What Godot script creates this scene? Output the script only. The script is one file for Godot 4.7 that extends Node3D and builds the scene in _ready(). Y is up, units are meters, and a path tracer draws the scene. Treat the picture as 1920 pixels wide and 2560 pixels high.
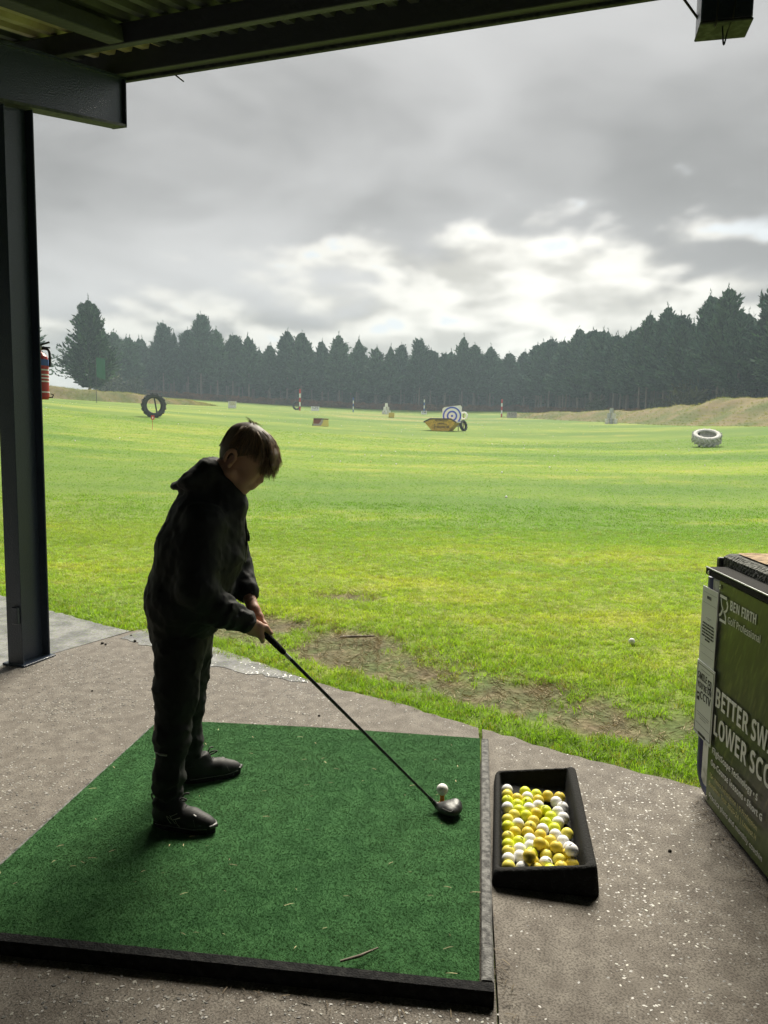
extends Node3D
# A covered driving-range bay: a boy addresses a teed ball, the range field and a line of tall conifers lie beyond.
# World: y up, metres, the camera stands over x = 0, z = 0 and looks towards -z.

const SHELTER_TURN := 19.0    # the shelter's front runs turned by this many degrees
const ROOF_PITCH := 13.0
const ROOF_EDGE := Vector3(-1.717, 3.636, -5.26)    # the corner of roof and near rafter at the front edge

var rng := RandomNumberGenerator.new()
var taken := {}
var m := {}
var t_start := 0

func _ready() -> void:
	t_start = Time.get_ticks_msec()
	rng.seed = 11
	make_camera()
	make_sky_and_sun()
	make_materials()
	stage("sky, materials")
	make_field()
	make_banks()
	make_concrete()
	make_shelter()
	stage("ground, shelter")
	make_trees()
	stage("trees")
	make_mat()
	make_divider()
	make_far_objects()
	stage("objects")
	make_person()
	stage("person")
	make_club_and_tee()
	make_tray()
	make_field_balls()
	make_small_litter()
	make_grass()
	stage("grass")

func stage(what: String) -> void:
	print(what, " ", Time.get_ticks_msec() - t_start, " ms")

# ---------------------------------------------------------------- camera, sky, sun, exposure
func make_camera() -> void:
	var cam := Camera3D.new()
	cam.name = "camera"
	var p := deg_to_rad(6.2)
	var r := deg_to_rad(0.92)
	var up0 := Vector3(0, cos(p), -sin(p))
	var right := Vector3.RIGHT * cos(r) + up0 * sin(r)
	var up := up0 * cos(r) - Vector3.RIGHT * sin(r)
	cam.transform = Transform3D(Basis(right, up, right.cross(up)), Vector3(0, 1.4, 0))
	cam.fov = 67.3
	cam.near = 0.05
	cam.far = 3000.0
	add_child(cam)
	cam.current = true

func make_sky_and_sun() -> void:
	var we := WorldEnvironment.new()
	we.name = "world_environment"
	var e := Environment.new()
	e.background_mode = Environment.BG_SKY
	e.tonemap_mode = Environment.TONE_MAPPER_LINEAR
	e.tonemap_exposure = 6.2
	e.sdfgi_enabled = true
	e.ssao_enabled = true
	e.ssil_enabled = true
	e.fog_enabled = true
	e.fog_density = 0.0012
	e.fog_light_color = Color(0.84, 0.93, 0.98)
	var sky := Sky.new()
	var pm := PanoramaSkyMaterial.new()
	pm.panorama = ImageTexture.create_from_image(cloud_image(2304, 1152))
	pm.energy_multiplier = 0.165
	sky.sky_material = pm
	e.sky = sky
	we.environment = e
	add_child(we)
	var sun := DirectionalLight3D.new()
	sun.name = "sun"
	sun.light_energy = 0.5
	sun.light_angular_distance = 30.0
	sun.light_color = Color(1.0, 0.97, 0.9)
	sun.shadow_enabled = true
	var from := Vector3(0.22, 0.98, -0.95).normalized()
	sun.transform = Transform3D(Basis.looking_at(-from, Vector3.UP), Vector3(0, 30, 0))
	add_child(sun)

# An overcast sky: a grey deck that breaks up into bright creamy cumulus low over the horizon, brightest round the veiled sun to the right of the range.
func cloud_image(w: int, h: int) -> Image:
	var big := noise_of(3, 0.50, 3)
	var mid := noise_of(5, 1.3, 5)
	var puff := noise_of(19, 2.3, 6)
	var streak := noise_of(27, 1.5, 5)
	var warp := noise_of(13, 1.1, 3)
	var glow_dir := Vector3(sin(deg_to_rad(12.0)), tan(deg_to_rad(10.0)), -cos(deg_to_rad(12.0))).normalized()
	var rows := []
	rows.resize(h)
	var work := func(j: int) -> void:
		var row := PackedFloat32Array()
		row.resize(w * 3)
		var pol := (j + 0.5) / h * PI
		var el := PI / 2.0 - pol
		var sy := sin(el)
		var cy := cos(el)
		if el < -0.03:
			for i in w:
				row[i * 3] = 0.16
				row[i * 3 + 1] = 0.18
				row[i * 3 + 2] = 0.12
			rows[j] = row
			return
		var k := 1.0 / (maxf(sy, 0.0) + 0.22)
		for i in w:
			var az := (i + 0.5) / w * TAU    # the panorama's first column lies towards -z
			var d := Vector3(sin(az) * cy, sy, -cos(az) * cy)
			var x := d.x * k
			var z := d.z * k
			var wx := warp.get_noise_2d(x, z)
			var b := big.get_noise_2d(x + wx * 0.4, z)
			var md := mid.get_noise_2d(x + wx * 0.35, z - wx * 0.2)
			# puffs keep their shape low over the horizon; they are laid out by direction, without a seam behind the viewer
			var q := Vector3(d.x * 3.6 + wx * 0.10, el * 9.0 + wx * 0.06, d.z * 3.6)
			var pf := puff.get_noise_3dv(q)
			var st := streak.get_noise_3d(d.x * 2.2 + wx * 0.06, el * 13.0, d.z * 2.2)
			var cosg := d.dot(glow_dir)
			var glow := exp(-(1.0 - cosg) * 26.0)
			var wide := exp(-(1.0 - cosg) * 4.0)
			# where the deck gives way to broken cumulus
			var edge := 0.105 + 0.150 * exp(-(1.0 - cosg) * 17.0) + 0.06 * wx + 0.05 * md
			var low := 1.0 - smoothstep(edge - 0.05, edge + 0.04, el + pf * 0.11)
			var deck := 0.64 + b * 0.50 + md * 0.24 + pf * 0.12
			var lum_deck := lerpf(0.68, 0.33, smoothstep(0.25, 1.0, deck))
			lum_deck += 0.10 * exp(-pow((el - edge) / 0.05, 2.0)) * wide
			var t := 0.50 + pf * 1.15 + st * 0.35 - 0.10 * wide
			var lum_low := lerpf(0.90, 0.52, smoothstep(-0.05, 0.85, t))
			var lum := lerpf(lum_deck, lum_low, low)
			lum *= 0.92 + 0.06 * wide + 0.26 * glow * low
			# clouds away from the sun are lit from the front, those below it from behind
			lum *= 1.0 + 0.6 * (0.5 - 0.5 * cosg)
			lum *= 1.0 + pf * 0.06
			var gap := low * (1.0 - smoothstep(-0.25, -0.05, t))
			var warmth := 0.05 * low
			var c := Vector3(lum * (1.0 + warmth), lum * (1.0 + warmth * 0.55), lum * (0.992 - warmth * 0.9))
			c = c.lerp(Vector3(0.78, 0.90, 1.02), gap * 0.5)
			row[i * 3] = maxf(c.x, 0.05)
			row[i * 3 + 1] = maxf(c.y, 0.05)
			row[i * 3 + 2] = maxf(c.z, 0.05)
		rows[j] = row
	var id := WorkerThreadPool.add_group_task(work, h)
	WorkerThreadPool.wait_for_group_task_completion(id)
	var all := PackedFloat32Array()
	for j in h:
		all.append_array(rows[j])
	return Image.create_from_data(w, h, false, Image.FORMAT_RGBF, all.to_byte_array())

func noise_of(sd: int, freq: float, oct: int) -> FastNoiseLite:
	var n := FastNoiseLite.new()
	n.seed = sd
	n.noise_type = FastNoiseLite.TYPE_SIMPLEX_SMOOTH
	n.frequency = freq
	n.fractal_type = FastNoiseLite.FRACTAL_FBM
	n.fractal_octaves = oct
	return n

# ---------------------------------------------------------------- naming and tagging
func numbered(called: String) -> String:
	var n: int = taken.get(called, 0)
	taken[called] = n + 1
	return called if n == 0 else "%s_%03d" % [called, n]

func tag(o: Node, label := "", category := "", group := "", kind := "") -> Node:
	if label: o.set_meta("label", label)
	if category: o.set_meta("category", category)
	if group: o.set_meta("group", group)
	if kind: o.set_meta("kind", kind)
	return o

func thing(called: String, label: String, category: String, at := Vector3.ZERO, turn := 0.0, group := "") -> Node3D:
	var o := Node3D.new()
	o.name = numbered(called)
	add_child(o)
	o.position = at
	o.rotation.y = turn
	tag(o, label, category, group)
	return o

func part(called: String, mesh: Mesh, material: Material, parent: Node, xf := Transform3D.IDENTITY) -> MeshInstance3D:
	var o := MeshInstance3D.new()
	o.name = called if parent != self else numbered(called)
	o.mesh = mesh
	if material:
		o.material_override = material
	parent.add_child(o, true)
	o.transform = xf
	return o

func lin(r: float, g: float, b: float, a := 1.0) -> Color:
	var c := Color(r, g, b).linear_to_srgb()
	c.a = a
	return c

func plain(color: Color, rough := 0.8, metal := 0.0, spec := 0.5) -> StandardMaterial3D:
	var s := StandardMaterial3D.new()
	s.albedo_color = color
	s.roughness = rough
	s.metallic = metal
	s.metallic_specular = spec
	return s

# A seamless noise texture whose values run through the given linear colours.
func ntex(freq: float, octaves: int, cols: Array, stops: Array, size := 512, sd := 1, kind := FastNoiseLite.TYPE_SIMPLEX_SMOOTH) -> NoiseTexture2D:
	var t := NoiseTexture2D.new()
	t.width = size
	t.height = size
	t.seamless = true
	t.generate_mipmaps = false
	var n := noise_of(sd, freq, octaves)
	n.noise_type = kind
	t.noise = n
	if cols.size():
		var g := Gradient.new()
		var cc := PackedColorArray()
		var oo := PackedFloat32Array()
		for i in cols.size():
			cc.append(cols[i])
			oo.append(stops[i])
		g.colors = cc
		g.offsets = oo
		t.color_ramp = g
	return t

func triplanar(s: StandardMaterial3D, scale: float) -> StandardMaterial3D:
	s.uv1_triplanar = true
	s.uv1_world_triplanar = true
	s.uv1_scale = Vector3.ONE * scale
	return s

func relief(s: StandardMaterial3D, tex: Texture2D, cm: float) -> StandardMaterial3D:
	s.heightmap_enabled = true
	s.heightmap_texture = tex
	s.heightmap_scale = cm
	return s

# ---------------------------------------------------------------- shape builder; faces are given counter-clockwise seen from outside
class Shape:
	var v := PackedVector3Array()
	var n := PackedVector3Array()
	var t := PackedVector2Array()
	var c := PackedColorArray()
	var ix := PackedInt32Array()
	var color := Color(1, 1, 1)
	var colored := false

	func add(p: Vector3, nn: Vector3, uv := Vector2.ZERO) -> int:
		v.append(p)
		n.append(nn)
		t.append(uv)
		c.append(color)
		return v.size() - 1

	func face(a: int, b: int, d: int) -> void:
		ix.append(a)
		ix.append(d)
		ix.append(b)

	func tri(a: Vector3, b: Vector3, d: Vector3) -> void:
		var nn := (b - a).cross(d - a).normalized()
		face(add(a, nn), add(b, nn), add(d, nn))

	func quad(a: Vector3, b: Vector3, d: Vector3, e: Vector3) -> void:
		var nn := (d - a).cross(e - b).normalized()
		var i := add(a, nn, Vector2(0, 1))
		var j := add(b, nn, Vector2(1, 1))
		var k := add(d, nn, Vector2(1, 0))
		var l := add(e, nn, Vector2(0, 0))
		face(i, j, k)
		face(i, k, l)

	func out_tri(a: Vector3, b: Vector3, d: Vector3, mid: Vector3) -> void:
		if (b - a).cross(d - a).dot((a + b + d) / 3.0 - mid) < 0.0:
			tri(a, d, b)
		else:
			tri(a, b, d)

	func out_quad(a: Vector3, b: Vector3, d: Vector3, e: Vector3, mid: Vector3) -> void:
		if (d - a).cross(e - b).dot((a + b + d + e) / 4.0 - mid) < 0.0:
			quad(a, e, d, b)
		else:
			quad(a, b, d, e)

	func box(xf: Transform3D, size: Vector3, bev := 0.0) -> Shape:
		var h := size * 0.5
		var o := xf.origin
		if bev <= 0.0:
			for ax in 3:
				for s in [-1.0, 1.0]:
					var u := (ax + 1) % 3
					var w := (ax + 2) % 3
					var q := []
					for k in [[-1, -1], [1, -1], [1, 1], [-1, 1]]:
						var p := Vector3.ZERO
						p[ax] = s * h[ax]
						p[u] = k[0] * h[u]
						p[w] = k[1] * h[w]
						q.append(xf * p)
					out_quad(q[0], q[1], q[2], q[3], o)
			return self
		var cn := {}
		for sx in [-1, 1]:
			for sy in [-1, 1]:
				for sz in [-1, 1]:
					var sg := Vector3(sx, sy, sz)
					for ax in 3:
						var p := sg * (h - Vector3.ONE * bev)
						p[ax] = sg[ax] * h[ax]
						cn[[sx, sy, sz, ax]] = xf * p
		for ax in 3:
			var u := (ax + 1) % 3
			var w := (ax + 2) % 3
			for s in [-1, 1]:
				var q := []
				for k in [[-1, -1], [1, -1], [1, 1], [-1, 1]]:
					var key := [0, 0, 0, ax]
					key[ax] = s
					key[u] = k[0]
					key[w] = k[1]
					q.append(cn[key])
				out_quad(q[0], q[1], q[2], q[3], o)
			for su in [-1, 1]:
				for sw in [-1, 1]:
					var q := []
					for k in [[-1, u], [1, u], [1, w], [-1, w]]:
						var key := [0, 0, 0, k[1]]
						key[ax] = k[0]
						key[u] = su
						key[w] = sw
						q.append(cn[key])
					out_quad(q[0], q[1], q[2], q[3], o)
		for sx in [-1, 1]:
			for sy in [-1, 1]:
				for sz in [-1, 1]:
					out_tri(cn[[sx, sy, sz, 0]], cn[[sx, sy, sz, 1]], cn[[sx, sy, sz, 2]], o)
		return self

	# a round bar along a list of points with a radius at each
	func tube(pts: Array, rad: Array, sides := 8, caps := true) -> Shape:
		var up := Vector3.UP
		var dir0: Vector3 = (pts[1] - pts[0]).normalized()
		if absf(dir0.dot(up)) > 0.9:
			up = Vector3.RIGHT
		var side := dir0.cross(up).normalized()
		var first := v.size()
		for i in pts.size():
			var dr: Vector3 = (pts[mini(i + 1, pts.size() - 1)] - pts[maxi(i - 1, 0)]).normalized()
			side = (side - dr * side.dot(dr)).normalized()
			var other := dr.cross(side)
			for k in sides + 1:
				var a := TAU * k / sides
				var nn := side * cos(a) + other * sin(a)
				add(pts[i] + nn * rad[i], nn, Vector2(float(k) / sides, i))
		for i in pts.size() - 1:
			for k in sides:
				var a := first + i * (sides + 1) + k
				var b := a + sides + 1
				face(a, a + 1, b + 1)
				face(a, b + 1, b)
		if caps:
			for e in [0, pts.size() - 1]:
				var dr: Vector3 = (pts[1] - pts[0]) if e else (pts[1] - pts[0])
				if e: dr = pts[e] - pts[e - 1]
				else: dr = pts[0] - pts[1]
				dr = dr.normalized()
				var mid := add(pts[e], dr)
				var ring := []
				for k in sides:
					ring.append(add(v[first + e * (sides + 1) + k], dr))
				for k in sides:
					if e: face(mid, ring[k], ring[(k + 1) % sides])
					else: face(mid, ring[(k + 1) % sides], ring[k])
		return self

	# profile: points (radius, height), turned round the y axis of xf
	func lathe(xf: Transform3D, prof: Array, seg := 24, smooth := false) -> Shape:
		for i in prof.size() - 1:
			var a: Vector2 = prof[i]
			var b: Vector2 = prof[i + 1]
			var na := Vector2(b.y - a.y, a.x - b.x).normalized()
			var nb := na
			if smooth:
				if i > 0:
					var z: Vector2 = prof[i - 1]
					na = (na + Vector2(a.y - z.y, z.x - a.x).normalized()).normalized()
				if i < prof.size() - 2:
					var y: Vector2 = prof[i + 2]
					nb = (nb + Vector2(y.y - b.y, b.x - y.x).normalized()).normalized()
			var first := v.size()
			for k in seg + 1:
				var w := TAU * k / seg
				var cs := cos(w)
				var sn := sin(w)
				add(xf * Vector3(a.x * cs, a.y, -a.x * sn), xf.basis * Vector3(na.x * cs, na.y, -na.x * sn), Vector2(float(k) / seg, 0))
				add(xf * Vector3(b.x * cs, b.y, -b.x * sn), xf.basis * Vector3(nb.x * cs, nb.y, -nb.x * sn), Vector2(float(k) / seg, 1))
			for k in seg:
				var p := first + k * 2
				face(p, p + 2, p + 3)
				face(p, p + 3, p + 1)
		return self

	# a flat outline (x, z; any winding) raised from y0 to y1
	func prism(outline: PackedVector2Array, y0: float, y1: float, bottom := false) -> Shape:
		var o := outline
		if Geometry2D.is_polygon_clockwise(o):
			o = o.duplicate()
			o.reverse()
		var ids := Geometry2D.triangulate_polygon(o)
		for i in range(0, ids.size(), 3):
			var p: Array[Vector3] = []
			for k in 3:
				p.append(Vector3(o[ids[i + k]].x, y1, o[ids[i + k]].y))
			if (p[1] - p[0]).cross(p[2] - p[0]).y < 0.0:
				tri(p[0], p[2], p[1])
			else:
				tri(p[0], p[1], p[2])
			if bottom:
				var q: Array[Vector3] = []
				for k in 3:
					q.append(Vector3(p[k].x, y0, p[k].z))
				if (q[1] - q[0]).cross(q[2] - q[0]).y > 0.0:
					tri(q[0], q[2], q[1])
				else:
					tri(q[0], q[1], q[2])
		if y1 > y0:
			for i in o.size():
				var a := o[i]
				var b := o[(i + 1) % o.size()]
				var e := b - a
				var outw := Vector3(e.y, 0, -e.x)
				var p0 := Vector3(a.x, y0, a.y)
				var p1 := Vector3(b.x, y0, b.y)
				var p2 := Vector3(b.x, y1, b.y)
				var p3 := Vector3(a.x, y1, a.y)
				if (p2 - p0).cross(p3 - p1).dot(outw) < 0.0:
					quad(p0, p3, p2, p1)
				else:
					quad(p0, p1, p2, p3)
		return self

	func join(other: Shape, xf: Transform3D) -> Shape:
		var first := v.size()
		for i in other.v.size():
			v.append(xf * other.v[i])
			n.append((xf.basis * other.n[i]).normalized())
			t.append(other.t[i])
			c.append(other.c[i])
		for i in other.ix:
			ix.append(first + i)
		return self

	func mesh(material: Material = null) -> ArrayMesh:
		var a := []
		a.resize(Mesh.ARRAY_MAX)
		a[Mesh.ARRAY_VERTEX] = v
		a[Mesh.ARRAY_NORMAL] = n
		a[Mesh.ARRAY_TEX_UV] = t
		if colored:
			a[Mesh.ARRAY_COLOR] = c
		a[Mesh.ARRAY_INDEX] = ix
		var r := ArrayMesh.new()
		r.add_surface_from_arrays(Mesh.PRIMITIVE_TRIANGLES, a)
		if material:
			r.surface_set_material(0, material)
		return r

func at3(x: float, y: float, z: float, turn := 0.0) -> Transform3D:
	return Transform3D(Basis(Vector3.UP, turn), Vector3(x, y, z))

# a frame whose y axis runs from a to b
func along(a: Vector3, b: Vector3, at_mid := true) -> Transform3D:
	var y := (b - a).normalized()
	var x := y.cross(Vector3.UP if absf(y.y) < 0.9 else Vector3.RIGHT).normalized()
	return Transform3D(Basis(x, y, x.cross(y)), (a + b) * 0.5 if at_mid else a)

# ---------------------------------------------------------------- rounded bodies: smooth union of tapered capsules, meshed as surface nets
func bone(a: Vector3, ra: float, b: Vector3, rb: float, s := Vector3.ONE) -> Array:
	return [a, ra, b, rb, s]

func blob(bones: Array, cell: float, k: float, cuts := [], wrinkle := 0) -> Shape:
	var lo := Vector3.ONE * 1e9
	var hi := -lo
	for bn in bones:
		for e in [[bn[0], bn[1]], [bn[2], bn[3]]]:
			var r: Vector3 = Vector3.ONE * (e[1] + 2.5 * k + 2.0 * cell) / bn[4]
			lo = lo.min(e[0] - r)
			hi = hi.max(e[0] + r)
	var nx := int((hi.x - lo.x) / cell) + 2
	var ny := int((hi.y - lo.y) / cell) + 2
	var nz := int((hi.z - lo.z) / cell) + 2
	var f := PackedFloat32Array()
	f.resize(nx * ny * nz)
	for bn in bones:
		var s: Vector3 = bn[4]
		var a: Vector3 = bn[0] * s
		var ab: Vector3 = bn[2] * s - a
		var ra: float = bn[1]
		var dr: float = bn[3] - ra
		var l2 := maxf(ab.length_squared(), 1e-12)
		var reach := maxf(bn[1], bn[3]) + 2.5 * k + cell
		var pad := Vector3.ONE * reach / s
		var p0: Vector3 = ((bn[0] as Vector3).min(bn[2]) - pad - lo) / cell
		var p1: Vector3 = ((bn[0] as Vector3).max(bn[2]) + pad - lo) / cell
		for iz in range(maxi(0, int(p0.z)), mini(nz - 1, int(p1.z) + 1) + 1):
			for iy in range(maxi(0, int(p0.y)), mini(ny - 1, int(p1.y) + 1) + 1):
				var base := (iz * ny + iy) * nx
				for ixx in range(maxi(0, int(p0.x)), mini(nx - 1, int(p1.x) + 1) + 1):
					var p := (lo + Vector3(ixx, iy, iz) * cell) * s - a
					var h := clampf(p.dot(ab) / l2, 0.0, 1.0)
					var d := (p - ab * h).length() - ra - dr * h
					if d < 2.5 * k:
						f[base + ixx] += exp(-maxf(d, -20.0 * k) / k)
	for iz in nz:
		for iy in ny:
			var base := (iz * ny + iy) * nx
			for ixx in nx:
				var q := f[base + ixx]
				if q < 0.05:
					f[base + ixx] = 1.0
					continue
				var d := -k * log(q)
				if absf(d) < 3.0 * cell + 0.012:
					var p := lo + Vector3(ixx, iy, iz) * cell
					if wrinkle == 1:
						d += jacket_folds(p)
					elif wrinkle == 2:
						d += trouser_creases(p)
				if d < 0.03:
					for cut: Plane in cuts:
						d = maxf(d, cut.distance_to(lo + Vector3(ixx, iy, iz) * cell))
				f[base + ixx] = d
	return nets(f, nx, ny, nz, lo, cell)

# several bodies at once, one per thread; specs hold the arguments of blob()
func blobs(specs: Array) -> Array:
	var made := []
	made.resize(specs.size())
	var work := func(i: int) -> void:
		var q: Array = specs[i]
		made[i] = blob(q[0], q[1], q[2], q[3] if q.size() > 3 else [], q[4] if q.size() > 4 else 0)
	var id := WorkerThreadPool.add_group_task(work, specs.size())
	WorkerThreadPool.wait_for_group_task_completion(id)
	return made

func nets(f: PackedFloat32Array, nx: int, ny: int, nz: int, lo: Vector3, cell: float) -> Shape:
	var out := Shape.new()
	var near := cell * 3.0
	var where := {}
	var offs := [0, 1, nx, nx + 1, nx * ny, nx * ny + 1, nx * ny + nx, nx * ny + nx + 1]
	var corner := [Vector3(0, 0, 0), Vector3(1, 0, 0), Vector3(0, 1, 0), Vector3(1, 1, 0), Vector3(0, 0, 1), Vector3(1, 0, 1), Vector3(0, 1, 1), Vector3(1, 1, 1)]
	var edges := [[0, 1], [2, 3], [4, 5], [6, 7], [0, 2], [1, 3], [4, 6], [5, 7], [0, 4], [1, 5], [2, 6], [3, 7]]
	for iz in nz - 1:
		for iy in ny - 1:
			var base := (iz * ny + iy) * nx
			for ixx in nx - 1:
				var i := base + ixx
				if absf(f[i]) > near:
					continue
				var mask := 0
				for k in 8:
					if f[i + offs[k]] < 0.0:
						mask |= 1 << k
				if mask == 0 or mask == 255:
					continue
				var sum := Vector3.ZERO
				var num := 0
				for e in edges:
					var a := f[i + offs[e[0]]]
					var b := f[i + offs[e[1]]]
					if (a < 0.0) != (b < 0.0):
						sum += (corner[e[0]] as Vector3).lerp(corner[e[1]], a / (a - b))
						num += 1
				where[i] = out.add(lo + (Vector3(ixx, iy, iz) + sum / num) * cell, Vector3.ZERO)
	for iz in range(1, nz - 1):
		for iy in range(1, ny - 1):
			var base := (iz * ny + iy) * nx
			for ixx in range(1, nx - 1):
				var i := base + ixx
				if absf(f[i]) > near:
					continue
				var inside := f[i] < 0.0
				for ax in 3:
					var st: int = [1, nx, nx * ny][ax]
					if inside == (f[i + st] < 0.0):
						continue
					var u: int = [nx, nx * ny, 1][ax]
					var w: int = [nx * ny, 1, nx][ax]
					var q := [i, i - u, i - u - w, i - w]
					var ok := true
					for z in q:
						ok = ok and where.has(z)
					if not ok:
						continue
					var a: int = where[q[0]]
					var b: int = where[q[1]]
					var c: int = where[q[2]]
					var d: int = where[q[3]]
					if inside:
						out.face(a, b, c)
						out.face(a, c, d)
					else:
						out.face(a, c, b)
						out.face(a, d, c)
	smooth_normals(out)
	return out

func smooth_normals(out: Shape) -> void:
	for i in range(0, out.ix.size(), 3):
		var a := out.ix[i]
		var b := out.ix[i + 2]
		var c := out.ix[i + 1]
		var nn := (out.v[b] - out.v[a]).cross(out.v[c] - out.v[a])
		out.n[a] += nn
		out.n[b] += nn
		out.n[c] += nn
	for i in out.n.size():
		out.n[i] = out.n[i].normalized()

func scatter(called: String, mesh: Mesh, buffer: PackedFloat32Array, colours: bool, parent: Node = self) -> MultiMeshInstance3D:
	var mm := MultiMesh.new()
	mm.transform_format = MultiMesh.TRANSFORM_3D
	mm.use_colors = colours
	mm.mesh = mesh
	mm.instance_count = buffer.size() / (16 if colours else 12)
	mm.buffer = buffer
	var o := MultiMeshInstance3D.new()
	o.name = numbered(called) if parent == self else called
	o.multimesh = mm
	parent.add_child(o, true)
	return o

func push(buf: PackedFloat32Array, b: Basis, o: Vector3, c: Color) -> void:
	buf.append_array(PackedFloat32Array([b.x.x, b.y.x, b.z.x, o.x, b.x.y, b.y.y, b.z.y, o.y, b.x.z, b.y.z, b.z.z, o.z, c.r, c.g, c.b, 1.0]))

# ---------------------------------------------------------------- materials
func make_materials() -> void:
	var grain := ntex(0.035, 5, [Color(0, 0, 0), Color(1, 1, 1)], [0.2, 0.8], 512, 3)
	var fine := ntex(0.11, 4, [Color(0, 0, 0), Color(1, 1, 1)], [0.2, 0.8], 512, 4)
	m.grain = grain
	m.fine = fine
	# concrete
	var con := plain(Color(1, 1, 1), 0.86)
	con.albedo_texture = ntex(0.012, 6, [lin(0.118, 0.102, 0.085), lin(0.142, 0.125, 0.107), lin(0.160, 0.142, 0.122), lin(0.188, 0.169, 0.146)], [0.25, 0.45, 0.6, 0.8], 1024, 21)
	con.detail_enabled = true
	con.detail_blend_mode = BaseMaterial3D.BLEND_MODE_MUL
	con.detail_albedo = ntex(0.14, 5, [lin(0.40, 0.39, 0.37), lin(0.78, 0.77, 0.75), lin(1, 1, 1)], [0.28, 0.46, 0.66], 1024, 22)
	con.detail_uv_layer = BaseMaterial3D.DETAIL_UV_1
	m.concrete = relief(triplanar(con, 0.8), ntex(0.30, 3, [Color(0, 0, 0), Color(1, 1, 1)], [0.3, 0.7], 1024, 23), 0.07)
	var wet := plain(Color(1, 1, 1), 0.13, 0.0, 0.8)
	wet.albedo_texture = ntex(0.02, 5, [lin(0.15, 0.148, 0.143), lin(0.27, 0.265, 0.255)], [0.3, 0.7], 512, 24)
	wet.roughness_texture = ntex(0.03, 5, [Color(0.05, 0.05, 0.05), Color(0.5, 0.5, 0.5), Color(1, 1, 1)], [0.3, 0.6, 0.75], 512, 25)
	wet.roughness_texture_channel = BaseMaterial3D.TEXTURE_CHANNEL_RED
	wet.roughness = 0.20
	m.wet = relief(triplanar(wet, 0.5), ntex(0.12, 4, [Color(0, 0, 0), Color(1, 1, 1)], [0.3, 0.7], 512, 26), 0.2)
	m.chip = plain(lin(0.62, 0.59, 0.53), 0.55)
	m.chip.vertex_color_use_as_albedo = true
	m.chip.albedo_color = Color(1, 1, 1)
	# painted steel
	var steel := plain(lin(0.022, 0.033, 0.056), 0.30, 0.0, 0.5)
	m.steel = relief(triplanar(steel, 1.8), ntex(0.09, 4, [Color(0, 0, 0), Color(1, 1, 1)], [0.3, 0.7], 512, 31), 0.10)
	var algae := plain(Color(1, 1, 1), 0.8)
	algae.albedo_texture = ntex(0.03, 5, [lin(0.022, 0.027, 0.030), lin(0.036, 0.044, 0.044), lin(0.062, 0.072, 0.066)], [0.3, 0.5, 0.75], 512, 32)
	m.algae = triplanar(algae, 1.3)
	var sheet := plain(Color(1, 1, 1), 0.6)
	sheet.albedo_texture = ntex(0.02, 5, [lin(0.032, 0.038, 0.042), lin(0.046, 0.054, 0.058), lin(0.060, 0.070, 0.072)], [0.3, 0.5, 0.75], 512, 33)
	m.green_sheet = triplanar(sheet, 0.6)
	var cream := plain(Color(1, 1, 1), 0.6)
	cream.albedo_texture = ntex(0.02, 5, [lin(0.30, 0.27, 0.18), lin(0.42, 0.38, 0.26)], [0.3, 0.7], 512, 34)
	m.cream_sheet = triplanar(cream, 0.6)
	m.purlin = triplanar(plain(lin(0.026, 0.030, 0.040), 0.7), 1.0)
	relief(m.purlin, grain, 0.2)
	m.back_board = triplanar(plain(lin(0.07, 0.065, 0.06), 0.85), 1.0)
	# field
	var field := plain(Color(1, 1, 1), 0.95, 0.0, 0.2)
	field.vertex_color_use_as_albedo = true
	field.albedo_texture = ntex(0.05, 6, [lin(0.62, 0.64, 0.58), lin(0.9, 0.9, 0.86), lin(1, 1, 1)], [0.25, 0.5, 0.75], 1024, 41)
	m.field = relief(triplanar(field, 0.35), ntex(0.12, 5, [Color(0, 0, 0), Color(1, 1, 1)], [0.25, 0.75], 512, 42), 0.5)
	var blade := plain(Color(1, 1, 1), 0.55, 0.0, 0.35)
	blade.vertex_color_use_as_albedo = true
	blade.backlight_enabled = true
	blade.backlight = lin(0.80, 1.0, 0.20)
	m.blade = blade
	var straw := plain(Color(1, 1, 1), 0.85)
	straw.vertex_color_use_as_albedo = true
	m.straw = straw
	# trees
	var leaf := plain(Color(1, 1, 1), 0.7, 0.0, 0.3)
	leaf.vertex_color_use_as_albedo = true
	m.leaf = leaf
	var bark := plain(Color(1, 1, 1), 0.95)
	bark.albedo_texture = ntex(0.05, 5, [lin(0.13, 0.105, 0.085), lin(0.30, 0.26, 0.22)], [0.3, 0.7], 256, 51)
	m.bark = triplanar(bark, 0.8)
	m.bush = leaf
	# common plain colours
	m.white_paint = triplanar(plain(lin(0.84, 0.84, 0.83), 0.55), 1.0)
	m.dirty_white = plain(Color(1, 1, 1), 0.7)
	m.dirty_white.albedo_texture = ntex(0.03, 5, [lin(0.42, 0.41, 0.37), lin(0.68, 0.67, 0.63), lin(0.80, 0.79, 0.77)], [0.25, 0.45, 0.7], 256, 61)
	triplanar(m.dirty_white, 1.2)
	m.red_paint = plain(lin(0.55, 0.035, 0.035), 0.45)
	m.blue_paint = plain(lin(0.06, 0.13, 0.42), 0.5)
	m.target_blue = plain(lin(0.05, 0.10, 0.60), 0.55)
	m.rubber = relief(triplanar(plain(lin(0.011, 0.011, 0.011), 0.9, 0.0, 0.3), 2.0), fine, 0.2)
	m.old_rubber = relief(triplanar(plain(lin(0.055, 0.057, 0.06), 0.85), 1.5), grain, 0.6)
	m.black = plain(lin(0.012, 0.012, 0.012), 0.5)
	m.print_black = plain(lin(0.02, 0.02, 0.022), 0.8)
	m.print_white = plain(lin(0.80, 0.80, 0.78), 0.7)
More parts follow.
